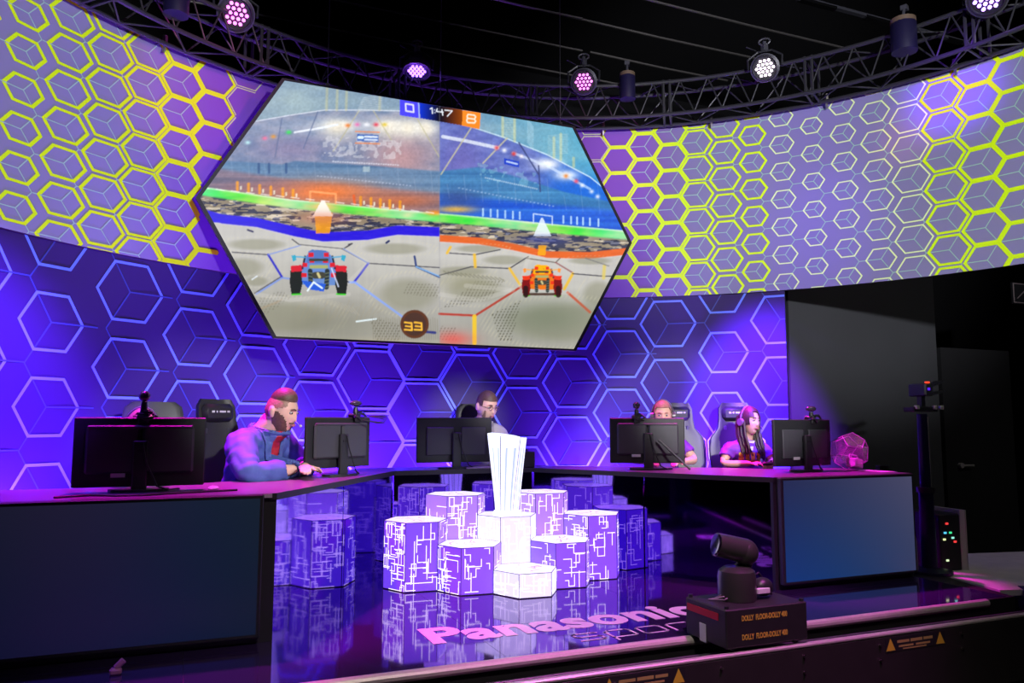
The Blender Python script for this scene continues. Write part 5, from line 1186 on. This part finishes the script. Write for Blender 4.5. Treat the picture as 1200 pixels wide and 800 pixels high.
# 4: headset player behind the right monitor
p, T, b, jk = person('short-haired headset player peering over the right-hand monitor', (3.96, 5.96, 0), math.radians(-31), 1.0, .12, top=dict(name='shirt', m=m_pur), headrot=(.12, 0, 0), headoff=(0, 0, .03), drop=.035, long_sleeve=False, brow=m_hl)
shell(T, 1, 1, lambda d: .007+.012*max(0, d.z-.3), lambda d: (d.z > .60) or (d.z > .15 and d.y > -.45 and abs(d.x) > .2 and d.z > .2) or (d.z > -.3 and d.y > .3)).build('hair', m_hl, p, smooth=True); headset(p, T, 1.0)
# 5: woman with long dark hair
p, T, b, jk = person('woman with long dark hair, headset and purple jersey holding a controller', (4.56, 5.60, 0), math.radians(-12), .97, .12, wide=.94, girth=.92, top=dict(name='jersey', m=m_pur, pad=.02), headrot=(.02, 0, math.radians(15)), headoff=(0, 0, .01), drop=.03, long_sleeve=False,
    wrists=((-.09, -.31, .815), (.09, -.31, .815)), elbows=((-.25, -.08, .80), (.25, -.08, .80)), brow=m_hd, curl=.9)
shell(T, .94, 1, lambda d: .010+.008*max(0, d.z), lambda d: (d.z > .68) or (d.z > -.2 and abs(d.x) > .62 and d.y > -.62) or (d.y > -.1 and d.z > -.75 and abs(d.x) > .0 and not (abs(d.x) > .85 and d.z < -.2)) or (d.z > .3 and abs(d.x) > .35)).build('hair', m_hd, p, smooth=True)
q = MB(); hr = random.Random(4)
for k in range(46):
    s = -1 if k % 2 else 1; a = hr.uniform(.12, 1.0); x = s*(.072-.045*a*hr.random()); y = -.045+.13*a
    q.tube([T@Vector((x*.9, y, .05)), T@Vector((x*1.15, y, -.03)), T@Vector((x*1.22+hr.uniform(-.008, .008), y-.012, -.12)), T@Vector((x*1.2+hr.uniform(-.02, .02), y-.05, -.20)), T@Vector((x*1.1+hr.uniform(-.03, .03), y-.075, -.27-hr.random()*.05))], .013, n=6, taper=[.8, 1, 1, .8, .25])
q.build('long_hair', m_hd, p, smooth=True, kind='stuff'); headset(p, T, .98, True, mat('headset_violet', (.16, .10, .2), rough=.3))
my = mat('jersey_yellow', (.85, .55, .05), rough=.6); mw = mat('jersey_white', (.75, .72, .75), rough=.6); mo = mat('jersey_orange', (.9, .25, .03), rough=.6)
decal(p, jk, [((-.11, .90), (-.07, .91), (-.06, .84), (-.10, .83)), ((-.05, .90), (-.015, .90), (-.01, .83), (-.045, .84)), ((.0, .905), (.04, .90), (.045, .84), (.005, .83)), ((.055, .90), (.10, .89), (.10, .83), (.06, .84))], my, 'jersey_print', -1, (0, 1, 0), .004)
decal(p, jk, [((-.12, .835), (.11, .83), (.10, .79), (-.11, .79))], mo, 'jersey_band', -1, (0, 1, 0), .005)
decal(p, jk, [((-.03, .955), (.03, .955), (.02, .92), (-.02, .92)), ((-.09, .945), (-.05, .945), (-.06, .915), (-.09, .92))], mw, 'jersey_badge', -1, (0, 1, 0), .004)
decal(p, jk, [((-.055, 1.005), (.055, 1.005), (.03, .985), (-.03, .985))], mw, 'collar', -1, (0, 1, 0), .004)
ctl = thing('game_controller', 'dark game controller in the hands of the dark-haired woman', 'controller', (4.49, 5.215, .785), math.radians(-12))
q = MB(); q.ell((0, 0, .01), (.06, .035, .018)); q.ell((-.05, .02, -.0), (.022, .04, .018)); q.ell((.05, .02, -.0), (.022, .04, .018)); q.build('shell', m_blackp, ctl, smooth=True)
for s in (-1, 1): q = MB(); q.cyl((s*.025, -.005, .02), (s*.025, -.005, .036), .009, .010); q.build('thumbstick', m_greyp, ctl)

chair((-.18, 5.86, 0), math.radians(0), 'grey-backed chair of the hidden far left player', 'plain', -.04)
chair((.38, 5.86, 0), math.radians(30), 'black gaming chair with lettered head pillow left of the blue-suited man', 'wing')
chair((2.62, 6.74, 0), math.radians(5), 'chair mostly hidden behind the man with glasses', 'dark')
chair((4.20, 5.98, 0), math.radians(-22), 'black winged gaming chair behind the short-haired headset player', 'wing', .03)
chair((4.62, 5.66, 0), math.radians(-22), 'black gaming chair behind the woman with long dark hair', 'wing', .03)
